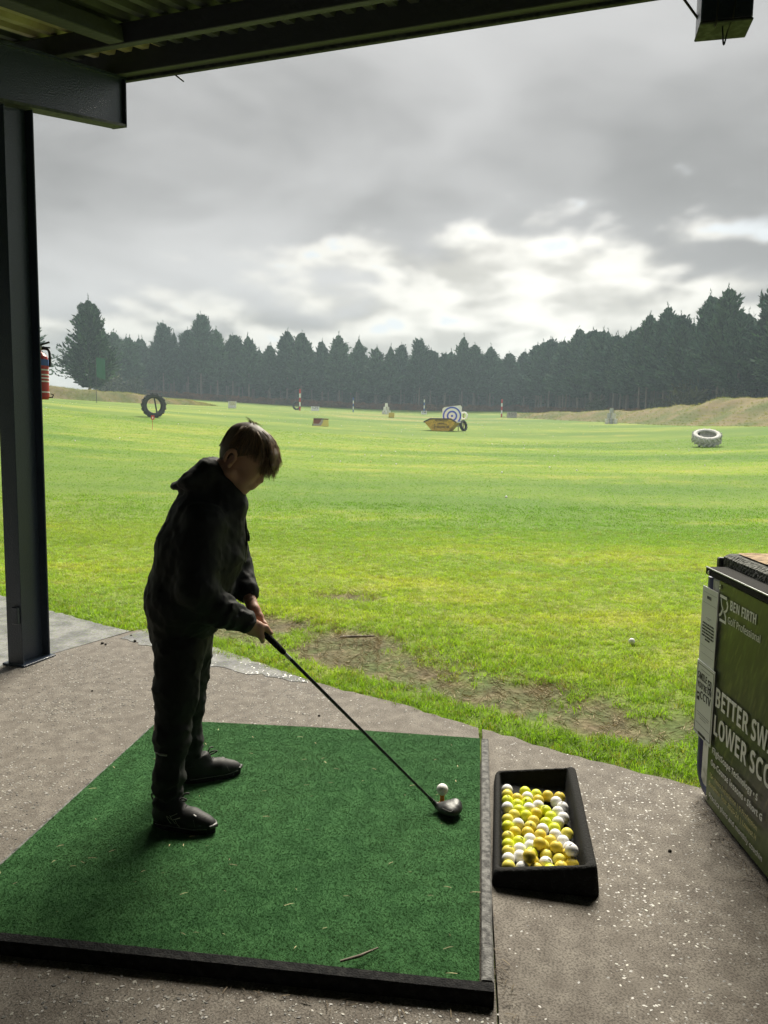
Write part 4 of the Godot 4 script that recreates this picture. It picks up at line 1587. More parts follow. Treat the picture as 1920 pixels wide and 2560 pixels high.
# tractor tyre lying in its own xy plane, axis z
func tyre_mesh(r: float, wide: float, lugs: int) -> Dictionary:
	var s := Shape.new()
	var h := wide * 0.5
	var turn := Transform3D(Basis(Vector3.RIGHT, PI / 2), Vector3.ZERO)
	var prof := [Vector2(r * 0.62, -h * 0.72), Vector2(r * 0.66, -h * 0.92), Vector2(r * 0.78, -h), Vector2(r * 0.90, -h * 0.94), Vector2(r * 0.95, -h * 0.80), Vector2(r * 0.955, 0), Vector2(r * 0.95, h * 0.80), Vector2(r * 0.90, h * 0.94), Vector2(r * 0.78, h), Vector2(r * 0.66, h * 0.92), Vector2(r * 0.62, h * 0.72), Vector2(r * 0.70, h * 0.55), Vector2(r * 0.88, h * 0.35), Vector2(r * 0.88, -h * 0.35), Vector2(r * 0.70, -h * 0.55), Vector2(r * 0.62, -h * 0.72)]
	s.lathe(turn, prof, 40, true)
	var lg := []
	for i in lugs * 2:
		var a := TAU * i / (lugs * 2)
		var side := 1.0 if i % 2 else -1.0
		var b := Basis(Vector3.BACK, a)
		var slant := Basis(Vector3.RIGHT, side * 0.75)
		lg.append([b * slant, b * Vector3(r * 0.965, 0, side * h * 0.48)])
	var l := Shape.new().box(Transform3D.IDENTITY, Vector3(r * 0.11, r * 0.095, wide * 0.62), r * 0.012)
	return {"body": s.mesh(), "lug": l.mesh(), "at": lg}

func tyre(called: String, label: String, d: Dictionary, mat: Material, xf: Transform3D) -> Node3D:
	var o := thing(called, label, "tyre")
	o.transform = xf
	part("carcass", d.body, mat, o)
	for e in d.at:
		part("tread_lug", d.lug, mat, o, Transform3D(e[0], e[1]))
	return o

func banded_pole(label: String, at: Vector3, high: float, r: float, mats: Array, bands: int) -> Node3D:
	var o := thing("marker_pole", label, "pole", at)
	for i in bands:
		var a := high * i / bands
		var b := high * (i + 1) / bands
		part("band", Shape.new().lathe(at3(0, 0, 0), [Vector2(r, a - (0.1 if i == 0 else 0.0)), Vector2(r, b)], 12).mesh(), mats[i % 2], o)
	part("cap", Shape.new().lathe(at3(0, high, 0), [Vector2(r, 0.0), Vector2(r * 0.9, 0.012), Vector2(0, 0.02)], 12).mesh(), mats[(bands + 1) % 2], o)
	return o

func keg_mesh() -> ArrayMesh:
	var r := 0.205
	return Shape.new().lathe(at3(0, 0, 0), [Vector2(0, 0.03), Vector2(r * 0.86, 0.03), Vector2(r * 0.90, 0.0), Vector2(r * 0.97, 0.0), Vector2(r * 0.97, 0.07), Vector2(r * 0.90, 0.09), Vector2(r, 0.13), Vector2(r * 1.03, 0.17), Vector2(r, 0.21), Vector2(r, 0.33), Vector2(r * 1.03, 0.37), Vector2(r, 0.41), Vector2(r * 0.90, 0.45), Vector2(r * 0.97, 0.47), Vector2(r * 0.97, 0.54), Vector2(r * 0.90, 0.54), Vector2(r * 0.86, 0.50), Vector2(r * 0.2, 0.50), Vector2(r * 0.2, 0.52), Vector2(0, 0.52)], 18).mesh()

func kegs(at: Vector3, turn: float, label_end: String, group: String, mats: Array) -> void:
	var mesh := keg_mesh()
	var dir := Vector3(cos(turn), 0, -sin(turn))
	var names := ["bottom row", "middle row", "top"]
	var i := 0
	for row in 3:
		for k in 3 - row:
			var o := thing("keg", "pale metal keg in the %s of the pyramid %s" % [names[row], label_end], "keg", at + dir * ((k - (2 - row) * 0.5) * 0.44) + Vector3(0, row * 0.541, 0), rng.randf() * TAU, group)
			part("barrel", mesh, mats[i % mats.size()], o)
			i += 1

func make_far_objects() -> void:
	# upright black tractor tyre with a stake inside
	var big := tyre_mesh(0.74, 0.42, 16)
	var p := on_field(-14.35, -48.0)
	tyre("tractor_tyre", "black tractor tyre standing upright on the grass near the low bank", big, m.old_rubber, Transform3D(Basis(Vector3.UP, 0.55), p + Vector3(0, 0.74, 0)))
	var st := thing("tyre_stake", "dark timber stake leaning inside the upright black tyre", "stake", p + Vector3(0.10, 0.0, -0.12), 0.3)
	part("timber", Shape.new().box(Transform3D(Basis(Vector3.BACK, 0.16), Vector3(0.0, 0.62, 0)), Vector3(0.09, 1.30, 0.07), 0.006).mesh(), m.old_rubber, st)
	# little red marker on a stake in front of it
	var mk := thing("range_marker", "small red square marker on a thin stake before the black tyre", "marker", on_field(-11.45, -38.0), 0.1)
	part("stake", Shape.new().tube([Vector3(0, -0.1, 0), Vector3(0.02, 0.56, 0)], [0.010, 0.009], 6).mesh(), m.red_paint, mk)
	part("plate", Shape.new().box(at3(0.03, 0.60, 0.0), Vector3(0.16, 0.20, 0.015), 0.004).mesh(), m.red_paint, mk)
	part("number", Shape.new().box(at3(0.03, 0.59, 0.010), Vector3(0.055, 0.09, 0.004)).mesh(), m.print_white, mk)
	# white painted tyre leaning back on a prop
	var wp := on_field(16.65, -40.0)
	var tilt := Basis(Vector3.UP, -0.25) * Basis(Vector3.RIGHT, deg_to_rad(-67.0)) * Basis(Vector3.BACK, 0.1)
	var worn_white := plain(Color(1, 1, 1), 0.8)
	worn_white.albedo_texture = ntex(0.035, 5, [lin(0.10, 0.10, 0.10), lin(0.40, 0.40, 0.38), lin(0.62, 0.62, 0.59)], [0.3, 0.42, 0.62], 512, 62)
	triplanar(worn_white, 1.0)
	worn_white.uv1_world_triplanar = false
	var big2 := tyre_mesh(0.72, 0.46, 17)
	tyre("tractor_tyre", "white painted tractor tyre leaning back on a prop before the tall bank", big2, worn_white, Transform3D(tilt, wp + Vector3(0, 0.485, -0.05)))
	var pr := thing("tyre_prop", "dark timber prop holding up the white tyre", "prop", wp + Vector3(-0.28, 0, -0.42))
	part("timber", Shape.new().box(Transform3D(Basis(Vector3.RIGHT, -0.20), Vector3(0, 0.38, 0.1)), Vector3(0.09, 0.80, 0.09), 0.006).mesh(), m.old_rubber, pr)
	part("brace", Shape.new().box(Transform3D(Basis(Vector3.BACK, 0.9), Vector3(0.30, 0.42, 0.05)), Vector3(0.07, 0.85, 0.06), 0.006).mesh(), m.dirty_white, pr)
	# tyre half hidden behind the near red pole
	var old := tyre_mesh(0.62, 0.34, 14)
	tyre("tractor_tyre", "dark tyre with a pale rim patch standing behind a red and white pole", old, m.old_rubber, Transform3D(Basis(Vector3.UP, 0.5), on_field(-12.5, -109.0) + Vector3(0, 0.62, 0)))
	# poles
	banded_pole("red and white banded pole standing before the dark tyre", on_field(-11.5, -104.0), 2.85, 0.10, [m.red_paint, m.white_paint], 5)
	banded_pole("red and white banded pole standing beside the weathered stone-coloured board", on_field(16.75, -112.0), 2.55, 0.11, [m.red_paint, m.white_paint], 5)
	banded_pole("thin blue and white banded pole standing before the far conifers", on_field(-5.1, -122.0), 2.3, 0.075, [m.blue_paint, m.white_paint], 5)
	var bp := banded_pole("blue and white banded pole rising behind the 150 board", on_field(6.5, -131.0), 2.5, 0.085, [m.white_paint, m.blue_paint], 5)
	part("sleeve", Shape.new().lathe(at3(0, 2.5, 0), [Vector2(0.13, 0.0), Vector2(0.14, 0.30), Vector2(0.26, 0.34), Vector2(0.26, 0.42), Vector2(0.0, 0.46)], 12).mesh(), m.old_rubber, bp)
	# number boards
	board("white distance board with faint yellow figures before the far conifers", Vector3(-18.0, 0, -91.0), 0.95, 0.80, "100", plain(lin(0.50, 0.46, 0.22), 0.8), 0.0, m.dirty_white)
	board("low white distance board reading 125", Vector3(-10.0, 0, -110.0), 1.15, 0.60, "125", plain(lin(0.24, 0.25, 0.26), 0.8), 0.0, m.white_paint)
	board("small white distance board reading 150 before the blue pole", Vector3(6.45, 0, -130.0), 0.95, 0.56, "150", m.print_black, 0.0, m.white_paint)
	board("weathered stone-coloured distance board beside a red and white pole", Vector3(17.6, 0, -108.0), 1.40, 0.78, "150", plain(lin(0.22, 0.19, 0.16), 0.8), 0.05, plain(lin(0.42, 0.40, 0.36), 0.85))
	# leaning white stick at the foot of the bank
	var sk := thing("white_stick", "short white stick leaning before the tall grass bank", "stick", on_field(21.6, -116.0))
	part("rod", Shape.new().tube([Vector3(0, -0.05, 0), Vector3(-0.38, 0.62, 0)], [0.035, 0.03], 6).mesh(), m.white_paint, sk)
	# yellow and rust A-frame target
	var af := thing("a_frame_target", "low A-frame target board painted yellow with a rusty corner", "target", on_field(-4.70, -56.0), 0.22)
	var rust := plain(lin(0.20, 0.075, 0.045), 0.9)
	var yel := plain(lin(0.62, 0.55, 0.12), 0.7)
	var grey := plain(lin(0.34, 0.31, 0.25), 0.8)
	var pan := Transform3D(Basis(Vector3.RIGHT, -0.5), Vector3(0, 0, 0.16))
	var yp := Shape.new()
	flat_plate(yp, pan, [Vector2(-0.55, 0.0), Vector2(0.57, 0.0), Vector2(0.60, 0.66), Vector2(-0.50, 0.66)], 0.0, 0.015)
	part("panel", yp.mesh(), yel, af)
	var rp := Shape.new()
	flat_plate(rp, pan, [Vector2(-0.50, 0.22), Vector2(-0.15, 0.20), Vector2(0.02, 0.40), Vector2(0.10, 0.62), Vector2(0.20, 0.655), Vector2(-0.49, 0.655)], 0.0155, 0.004)
	part("rust_patch", rp.mesh(), rust, af)
	var gp := Shape.new()
	flat_plate(gp, pan, [Vector2(-0.54, 0.05), Vector2(0.0, 0.06), Vector2(0.16, 0.30), Vector2(0.26, 0.655), Vector2(0.10, 0.62), Vector2(0.02, 0.40), Vector2(-0.15, 0.20), Vector2(-0.52, 0.20)], 0.0155, 0.003)
	part("worn_patch", gp.mesh(), grey, af)
	var bk := Shape.new()
	flat_plate(bk, Transform3D(Basis(Vector3.RIGHT, 0.55), Vector3(0, 0, -0.42)), [Vector2(-0.55, 0.0), Vector2(0.57, 0.0), Vector2(0.60, 0.66), Vector2(-0.50, 0.66)], 0.0, 0.015)
	part("back_panel", bk.mesh(), m.old_rubber, af)
	# keg pyramids and the yellow crate
	var kp := on_field(0.0, -114.0)
	kegs(kp + Vector3(0.10, 0, 0), 0.05, "behind the yellow crate", "kegs behind the yellow crate", [m.dirty_white, m.white_paint])
	kegs(on_field(23.3, -80.0), -0.15, "before the tall grass bank", "kegs before the tall grass bank", [m.dirty_white, plain(lin(0.42, 0.43, 0.45), 0.5, 0.3)])
	var yc := thing("yellow_crate", "bright yellow plastic crate standing before the far keg pyramid", "crate", on_field(0.75, -98.0), 0.12)
	var cy := plain(lin(0.62, 0.47, 0.05), 0.5)
	part("box", Shape.new().box(at3(0, 0.32, 0), Vector3(0.68, 0.58, 0.5), 0.03).mesh(), cy, yc)
	part("rim", Shape.new().box(at3(0, 0.62, 0), Vector3(0.74, 0.06, 0.56), 0.015).mesh(), cy, yc)
	for sx in [-1, 1]:
		part("foot", Shape.new().box(at3(sx * 0.25, 0.02, 0), Vector3(0.10, 0.08, 0.44), 0.01).mesh(), cy, yc)
	make_skip()
	# green flag before the lone conifer
	var fl := thing("flag", "faded green flag hanging from a thin pole before the lone conifer", "flag", on_field(-29.8, -80.0, 0.6))
	part("pole", Shape.new().tube([Vector3(0, -0.6, 0), Vector3(-0.02, 4.3, 0)], [0.03, 0.02], 6).mesh(), m.old_rubber, fl)
	var cloth := Shape.new()
	for j in 9:
		for i in 9:
			var fx := i / 8.0
			var fy := j / 8.0
			cloth.add(Vector3(0.05 + fx * 0.95, 2.05 + fy * 2.0 - fx * 0.25 * (1.0 - fy * 0.4), 0.10 * sin(fx * 7.0 + fy * 2.0) * fx), Vector3.ZERO)
	for j in 8:
		for i in 8:
			var a := j * 9 + i
			cloth.face(a, a + 1, a + 10)
			cloth.face(a, a + 10, a + 9)
	smooth_normals(cloth)
	var fm := plain(lin(0.03, 0.12, 0.07), 0.9)
	part("cloth", cloth.mesh(), fm, fl)
	# fire extinguisher on the far side of the column
	var ex := thing("fire_extinguisher", "red fire extinguisher with a blue band mounted behind the steel column", "extinguisher", Vector3(-2.135, 1.545, -4.80), 0.3)
	var xr := plain(lin(0.42, 0.03, 0.03), 0.35)
	var r := 0.052
	part("cylinder", Shape.new().lathe(at3(0, 0, 0), [Vector2(0, 0.0), Vector2(r * 0.9, 0.0), Vector2(r, 0.015), Vector2(r, 0.235), Vector2(r * 0.9, 0.262), Vector2(r * 0.55, 0.28), Vector2(0.014, 0.288), Vector2(0.014, 0.30)], 20).mesh(), xr, ex)
	part("blue_band", Shape.new().lathe(at3(0, 0.205, 0), [Vector2(r + 0.001, 0.0), Vector2(r + 0.001, 0.038)], 20).mesh(), plain(lin(0.05, 0.13, 0.40), 0.5), ex)
	for y in [0.04, 0.105, 0.125, 0.145, 0.175]:
		part("label_band", Shape.new().lathe(at3(0, y, 0), [Vector2(r + 0.0012, 0.0), Vector2(r + 0.0012, 0.008)], 20).mesh(), m.print_white, ex)
	part("valve", Shape.new().lathe(at3(0, 0.30, 0), [Vector2(0.018, 0), Vector2(0.020, 0.02), Vector2(0.012, 0.03), Vector2(0, 0.032)], 12).mesh(), m.steel_bright, ex)
	part("lever", Shape.new().box(Transform3D(Basis(Vector3.BACK, 0.35), Vector3(0.02, 0.335, 0)), Vector3(0.09, 0.010, 0.022), 0.002).mesh(), m.black, ex)
	part("lever", Shape.new().box(Transform3D(Basis(Vector3.BACK, -0.05), Vector3(0.025, 0.318, 0)), Vector3(0.08, 0.008, 0.020), 0.002).mesh(), m.black, ex)
	part("hose", Shape.new().tube(arc_points([Vector3(0.015, 0.31, 0), Vector3(0.055, 0.30, 0.01), Vector3(0.062, 0.24, 0.012), Vector3(0.060, 0.20, 0.012)], 5), filled(0.008, 16), 8).mesh(), m.black, ex)
	part("foot_ring", Shape.new().tube([Vector3(0.045, 0.012, 0), Vector3(0.068, 0.012, 0), Vector3(0.075, 0.03, 0), Vector3(0.060, 0.035, 0)], filled(0.004, 4), 6).mesh(), m.black, ex)

func flat_plate(s: Shape, xf: Transform3D, outline: Array, z: float, thick: float) -> void:
	var ids := Geometry2D.triangulate_polygon(PackedVector2Array(outline))
	var mid := Vector2.ZERO
	for p in outline: mid += p
	mid /= outline.size()
	var c := xf * Vector3(mid.x, mid.y, z + thick * 0.5)
	for i in range(0, ids.size(), 3):
		for e in [z, z + thick]:
			var q := []
			for k in 3:
				q.append(xf * Vector3(outline[ids[i + k]].x, outline[ids[i + k]].y, e))
			var nn: Vector3 = xf.basis.z * (1.0 if e > z else -1.0)
			if ((q[1] - q[0]) as Vector3).cross(q[2] - q[0]).dot(nn) < 0.0:
				s.tri(q[0], q[2], q[1])
			else:
				s.tri(q[0], q[1], q[2])
	for i in outline.size():
		var a: Vector2 = outline[i]
		var b: Vector2 = outline[(i + 1) % outline.size()]
		s.out_quad(xf * Vector3(a.x, a.y, z), xf * Vector3(b.x, b.y, z), xf * Vector3(b.x, b.y, z + thick), xf * Vector3(a.x, a.y, z + thick), c)

func board(label: String, at: Vector3, w: float, h: float, words: String, ink: Material, turn: float, face: Material) -> void:
	var o := thing("distance_board", label, "sign", on_field(at.x, at.z), turn, "distance boards on the range")
	part("face", Shape.new().box(Transform3D(Basis(Vector3.RIGHT, -0.08), Vector3(0, h * 0.5 + 0.03, 0)), Vector3(w, h, 0.04), 0.008).mesh(), face, o)
	for sx in [-1, 1]:
		part("leg", Shape.new().box(Transform3D(Basis(Vector3.RIGHT, 0.35), Vector3(sx * w * 0.36, h * 0.42, -0.14)), Vector3(0.05, h * 0.95, 0.04), 0.004).mesh(), m.wood, o)
	var t := text(words, h * 0.55, ink, o, Vector3(-w * 0.40, h * 0.26, 0.05), w * 0.80)
	t.transform.basis = Basis(Vector3.RIGHT, -0.08) * t.transform.basis

func skip_wall(p: Vector2, sd: float) -> Vector3:
	return Vector3(p.x, p.y, sd * (0.62 + 0.16 * p.y))

func make_skip() -> void:
	var o := thing("skip", "dented yellow waste skip with dark rim and painted firm name", "skip", on_field(4.35, -58.6), -0.33)
	var yel := plain(Color(1, 1, 1), 0.6)
	yel.albedo_texture = ntex(0.02, 6, [lin(0.22, 0.115, 0.03), lin(0.66, 0.40, 0.045), lin(0.80, 0.51, 0.065)], [0.26, 0.38, 0.62], 512, 121)
	relief(triplanar(yel, 0.9), m.grain, 0.8)
	var rim := plain(lin(0.035, 0.03, 0.028), 0.6)
	# outline along the length; same on both sides
	var b0 := Vector2(-0.66, 0.0)
	var b1 := Vector2(0.62, 0.0)
	var r0 := Vector2(-1.28, 0.66)
	var q0 := Vector2(-0.78, 0.90)
	var q1 := Vector2(0.80, 0.90)
	var r1 := Vector2(1.20, 0.66)
	var lean := 0.16    # the side walls splay outwards
	var wb := 0.62
	var body := Shape.new()
	for sd in [1.0, -1.0]:
		var c := Vector3(0, 0.45, 0.0)
		body.out_quad(skip_wall(b0, sd), skip_wall(b1, sd), skip_wall(r1, sd), skip_wall(r0, sd), c)
		body.out_quad(skip_wall(r0, sd), skip_wall(r1, sd), skip_wall(q1, sd), skip_wall(q0, sd), c)
	body.out_quad(skip_wall(b0, 1.0), skip_wall(b0, -1.0), skip_wall(b1, -1.0), skip_wall(b1, 1.0), Vector3(0, 1, 0))
	part("body", body.mesh(), yel, o)
	for e in [[b0, r0], [b1, r1]]:
		var en := Shape.new()
		en.out_quad(skip_wall(e[0], 1.0), skip_wall(e[0], -1.0), skip_wall(e[1], -1.0), skip_wall(e[1], 1.0), Vector3(0, 0.5, 0))
		part("end_panel", en.mesh(), yel, o)
	# rim tube all the way round
	for sd in [1.0, -1.0]:
		for seg in [[r0, q0], [q0, q1], [q1, r1]]:
			var a: Vector3 = skip_wall(seg[0], sd)
			var b: Vector3 = skip_wall(seg[1], sd)
			part("rim", Shape.new().box(along(a, b), Vector3(0.10, a.distance_to(b) + 0.06, 0.09), 0.012).mesh(), rim, o)
	for e in [r0, r1]:
		part("rim", Shape.new().box(along(skip_wall(e, 1.0), skip_wall(e, -1.0)), Vector3(0.09, 2.0 * (wb + lean * e.y), 0.09), 0.012).mesh(), rim if e == r0 else m.dirty_white, o)
	for x in [-0.45, 0.45]:
		part("lifting_lug", Shape.new().tube([skip_wall(Vector2(x, 0.45), 1.0), skip_wall(Vector2(x, 0.45), 1.0) + Vector3(0, 0, 0.07)], [0.035, 0.035], 8).mesh(), rim, o)
	# firm's name, laid on the splayed side wall
	var ink := plain(lin(0.035, 0.028, 0.02), 0.8)
	var ang := atan(lean)
	for e in [["HEYWOOD", 0.66, 0.13, 0.95, -0.42], ["SKIPS", 0.43, 0.14, 0.55, -0.24], ["01204-832188", 0.18, 0.14, 1.20, -0.52]]:
		var z: float = wb + lean * e[1] + 0.012
		text(e[0], e[2], ink, o, Vector3(e[4], e[1], z), e[3], 700, Basis(Vector3.RIGHT, ang))
	# round target board standing in it
	var tb := thing("target_board", "white board with blue bullseye rings standing in the yellow skip", "target", on_field(5.05, -58.9), -0.06)
	var bd := Shape.new()
	var pan := Transform3D(Basis(Vector3.RIGHT, -0.05), Vector3(0, 0.02, 0))
	flat_plate(bd, pan, [Vector2(-0.74, 0.30), Vector2(0.68, 0.30), Vector2(0.74, 1.80), Vector2(0.62, 1.94), Vector2(-0.62, 1.76), Vector2(-0.74, 1.64)], -0.02, 0.03)
	part("board", bd.mesh(), m.white_paint, tb)
	for e in [[0.70, 0.585, m.target_blue], [0.40, 0.275, m.target_blue], [0.085, 0.0, m.target_blue]]:
		var rg := Shape.new()
		rg.lathe(pan * Transform3D(Basis(Vector3.RIGHT, PI / 2), Vector3(0.0, 1.12, 0.014)), [Vector2(e[0], 0.0), Vector2(e[0], 0.004), Vector2(e[1], 0.004), Vector2(e[1], 0.0)], 48)
		part("ring", rg.mesh(), e[2], tb)
	for sx in [-0.5, 0.5]:
		part("leg", Shape.new().box(at3(sx, 0.28, -0.06), Vector3(0.06, 0.56, 0.05), 0.005).mesh(), m.wood, tb)
	var small := tyre_mesh(0.31, 0.18, 12)
	tyre("car_tyre", "small white painted tyre hanging behind the edge of the bullseye board", small, m.white_paint, Transform3D(Basis(Vector3.UP, -0.25), on_field(6.02, -59.6) + Vector3(0, 1.16, 0)))
	var post := thing("tyre_post", "short timber post carrying the small white tyre behind the skip", "post", on_field(6.02, -59.80))
	part("timber", Shape.new().box(at3(0, 0.65, 0), Vector3(0.08, 1.3, 0.08), 0.006).mesh(), m.wood, post)
	tyre("car_tyre", "dark tyre leaning against the end of the yellow skip", tyre_mesh(0.42, 0.2, 12), m.old_rubber, Transform3D(Basis(Vector3.UP, 0.85) * Basis(Vector3.RIGHT, -0.2), on_field(5.95, -59.0) + Vector3(0, 0.42, 0)))

# ---------------------------------------------------------------- club, tee, ball
func make_club_and_tee() -> void:
	var a := Vector3(-0.452, 0.704, -2.672)    # butt of the grip
	var b := Vector3(0.187, 0.068, -2.655)    # lower end of the shaft
	var dir := (b - a).normalized()
	var o := thing("golf_club", "black driver with dark shaft held by the boy behind the teed ball", "golf club", Vector3(0.25, 0.03, -2.63))
	var off := -o.position
	var grip_end := a + dir * 0.150
	part("shaft", Shape.new().tube([grip_end - dir * 0.01 + off, b + off], [0.0068, 0.0046], 12).mesh(), plain(lin(0.014, 0.015, 0.015), 0.25, 0.0, 0.6), o)
	part("grip", Shape.new().tube([a + off, a + dir * 0.004 + off, grip_end - dir * 0.006 + off, grip_end + off], [0.0122, 0.0136, 0.0102, 0.0082], 14).mesh(), m.rubber, o)
	part("shaft_label", Shape.new().tube([grip_end + dir * 0.002 + off, grip_end + dir * 0.03 + off], [0.0071, 0.0071], 12).mesh(), m.steel_bright, o)
	part("ferrule", Shape.new().tube([b - dir * 0.012 + off, b + dir * 0.006 + off], [0.0055, 0.0072], 12).mesh(), m.black, o)
	part("ferrule_ring", Shape.new().tube([b + dir * 0.006 + off, b + dir * 0.010 + off], [0.0075, 0.0075], 12).mesh(), m.steel_bright, o)
	var hs := b + dir * 0.008
	var head := blob([
		bone(hs, 0.0078, Vector3(0.208, 0.046, -2.652), 0.0095),
		bone(Vector3(0.226, 0.0475, -2.648), 0.0135, Vector3(0.272, 0.057, -2.646), 0.019, Vector3(1, 1.05, 1)),
		bone(Vector3(0.250, 0.052, -2.618), 0.031, Vector3(0.256, 0.052, -2.606), 0.028, Vector3(1, 1.55, 1)),
		bone(Vector3(0.234, 0.045, -2.632), 0.024, Vector3(0.266, 0.050, -2.628), 0.030, Vector3(1, 1.6, 1)),
		bone(Vector3(0.280, 0.060, -2.640), 0.013, Vector3(0.276, 0.060, -2.618), 0.013)], 0.0028, 0.006, [Plane(Vector3(0, 0, -1), 2.668), Plane(Vector3(0, -1, 0), -0.0315)])
	part("head", head.mesh(), plain(lin(0.016, 0.017, 0.018), 0.48, 0.0, 0.5), o, Transform3D(Basis.IDENTITY, off))
	part("sole_line", Shape.new().tube([Vector3(0.222, 0.0655, -2.598) + off, Vector3(0.25, 0.062, -2.578) + off, Vector3(0.278, 0.0655, -2.600) + off], filled(0.0010, 3), 5).mesh(), plain(lin(0.2, 0.2, 0.2), 0.5), o)
	var tee := thing("rubber_tee", "orange rubber tee standing in the mat", "tee", Vector3(0.231, 0.026, -2.702))
	part("stem", Shape.new().lathe(at3(0, 0, 0), [Vector2(0.016, 0.0), Vector2(0.016, 0.004), Vector2(0.0085, 0.006), Vector2(0.0078, 0.030), Vector2(0.0105, 0.0385), Vector2(0.0085, 0.0385), Vector2(0.006, 0.034), Vector2(0, 0.034)], 16).mesh(), plain(lin(0.78, 0.22, 0.02), 0.55), tee)
	golf_ball("white golf ball standing on the orange tee", Vector3(0.231, 0.0835, -2.702), Color(0.80, 0.80, 0.79), "")

var ball_meshes := {}
# dimpled golf ball; one mesh, one material per colour
func golf_ball(label: String, at: Vector3, col: Color, group: String, called := "golf_ball") -> MeshInstance3D:
	if not ball_meshes.has("near"):
		ball_meshes["near"] = ball_mesh(26, 34)
	var key := col.to_html()
	if not ball_meshes.has(key):
		var bm := plain(lin(col.r, col.g, col.b), 0.5, 0.0, 0.4)
		ball_meshes[key] = bm
	var o := part(called, ball_meshes["near"], ball_meshes[key], self, Transform3D(Basis(Vector3(rng.randf_range(-1, 1), rng.randf_range(-1, 1), rng.randf_range(-1, 1)).normalized(), rng.randf() * TAU), at))
	tag(o, label, "golf ball", group)
	return o

func ball_mesh(rings: int, seg: int) -> ArrayMesh:
	var s := Shape.new()
	var r := 0.02135
	var dim := []
	for i in 150:
		var y := 1.0 - 2.0 * (i + 0.5) / 150.0
		var a := i * 2.39996
		dim.append(Vector3(cos(a) * sqrt(1.0 - y * y), y, sin(a) * sqrt(1.0 - y * y)))
	for j in rings + 1:
		for i in seg + 1:
			var th := PI * j / rings
			var ph := TAU * i / seg
			var d := Vector3(sin(th) * cos(ph), cos(th), sin(th) * sin(ph))
			var best := -1.0
			for q: Vector3 in dim:
				best = maxf(best, q.dot(d))
			var dep := smoothstep(0.9925, 0.9985, best) * 0.00042
			s.add(d * (r - dep), Vector3.ZERO)
	for j in rings:
		for i in seg:
			var a := j * (seg + 1) + i
			s.face(a, a + 1, a + seg + 2)
			s.face(a, a + seg + 2, a + seg + 1)
	smooth_normals(s)
	for j in rings + 1:
		var a := j * (seg + 1)
		var nn := (s.n[a] + s.n[a + seg]).normalized()
		s.n[a] = nn
		s.n[a + seg] = nn
	for i in s.n.size():
		if s.n[i].dot(s.v[i]) < 0.0:
			s.n[i] = -s.n[i]
	return s.mesh()

# ---------------------------------------------------------------- ball tray
const TRAY_BALLS := [
	"W,0.4874,0.0353,-2.8057", "Y,0.4811,0.0353,-2.7634", "L,0.4742,0.0353,-2.7172", "G,0.5132,0.0353,-2.7348", "L,0.5529,0.0353,-2.7904",
	"W,0.5540,0.0353,-2.7476", "L,0.5910,0.0353,-2.7692", "G,0.6329,0.0353,-2.7606", "G,0.6748,0.0353,-2.7518", "L,0.5063,0.0353,-2.6889",
	"L,0.5457,0.0353,-2.7057", "G,0.5901,0.0353,-2.7246", "L,0.6012,0.0353,-2.6445", "W,0.6541,0.0353,-2.7142", "W,0.4665,0.0353,-2.6660",
	"Y,0.4533,0.0353,-2.5777", "L,0.5044,0.0353,-2.6461", "W,0.5439,0.0353,-2.6628", "W,0.5818,0.0353,-2.6827", "W,0.6436,0.0353,-2.6389",
	"W,0.6683,0.0353,-2.6739", "Y,0.4812,0.0353,-2.6102", "Y,0.5239,0.0353,-2.5309", "L,0.5239,0.0353,-2.6080", "G,0.5633,0.0353,-2.6246",
	"L,0.5839,0.0353,-2.5584", "L,0.6100,0.0353,-2.6024", "L,0.6058,0.0353,-2.5216", "W,0.6530,0.0353,-2.5971", "W,0.6271,0.0353,-2.5630",
	"L,0.4463,0.0353,-2.5309", "W,0.4851,0.0353,-2.5490", "G,0.4649,0.0353,-2.4924", "G,0.5077,0.0353,-2.4913", "W,0.5635,0.0353,-2.5147",
	"G,0.5425,0.0353,-2.5695", "G,0.5736,0.0353,-2.4413", "W,0.5996,0.0353,-2.4793", "W,0.5071,0.0353,-2.4481", "G,0.5473,0.0353,-2.4751",
	"W,0.5011,0.0353,-2.4057", "Y,0.4359,0.0353,-2.4609", "L,0.4674,0.0353,-2.4320", "W,0.6163,0.0353,-2.4399", "Y,0.6417,0.0353,-2.4896",
	"G,0.5255,0.0601,-2.3807", "Y,0.5438,0.0353,-2.4105", "W,0.6281,0.0353,-2.3987", "G,0.5767,0.0568,-2.3641", "L,0.4288,0.0353,-2.4134",
	"W,0.4622,0.0353,-2.3867", "W,0.6179,0.0675,-2.3308", "Y,0.4224,0.0353,-2.3709", "W,0.4555,0.0353,-2.3437", "L,0.4965,0.0353,-2.3612",
	"Y,0.5424,0.0353,-2.3501", "W,0.5853,0.0353,-2.4002", "G,0.4758,0.0673,-2.2942", "W,0.4159,0.0353,-2.3274", "Y,0.5785,0.0353,-2.3271",
	"G,0.6133,0.0353,-2.3586", "G,0.4903,0.0353,-2.3188", "G,0.6138,0.0353,-2.3029", "Y,0.4096,0.0353,-2.2850", "W,0.4519,0.0353,-2.2787",
	"W,0.5318,0.0353,-2.3086", "G,0.5751,0.0353,-2.2845", "G,0.4942,0.0353,-2.2724", "L,0.5365,0.0353,-2.2661", "W,0.6067,0.0353,-2.2556",
]

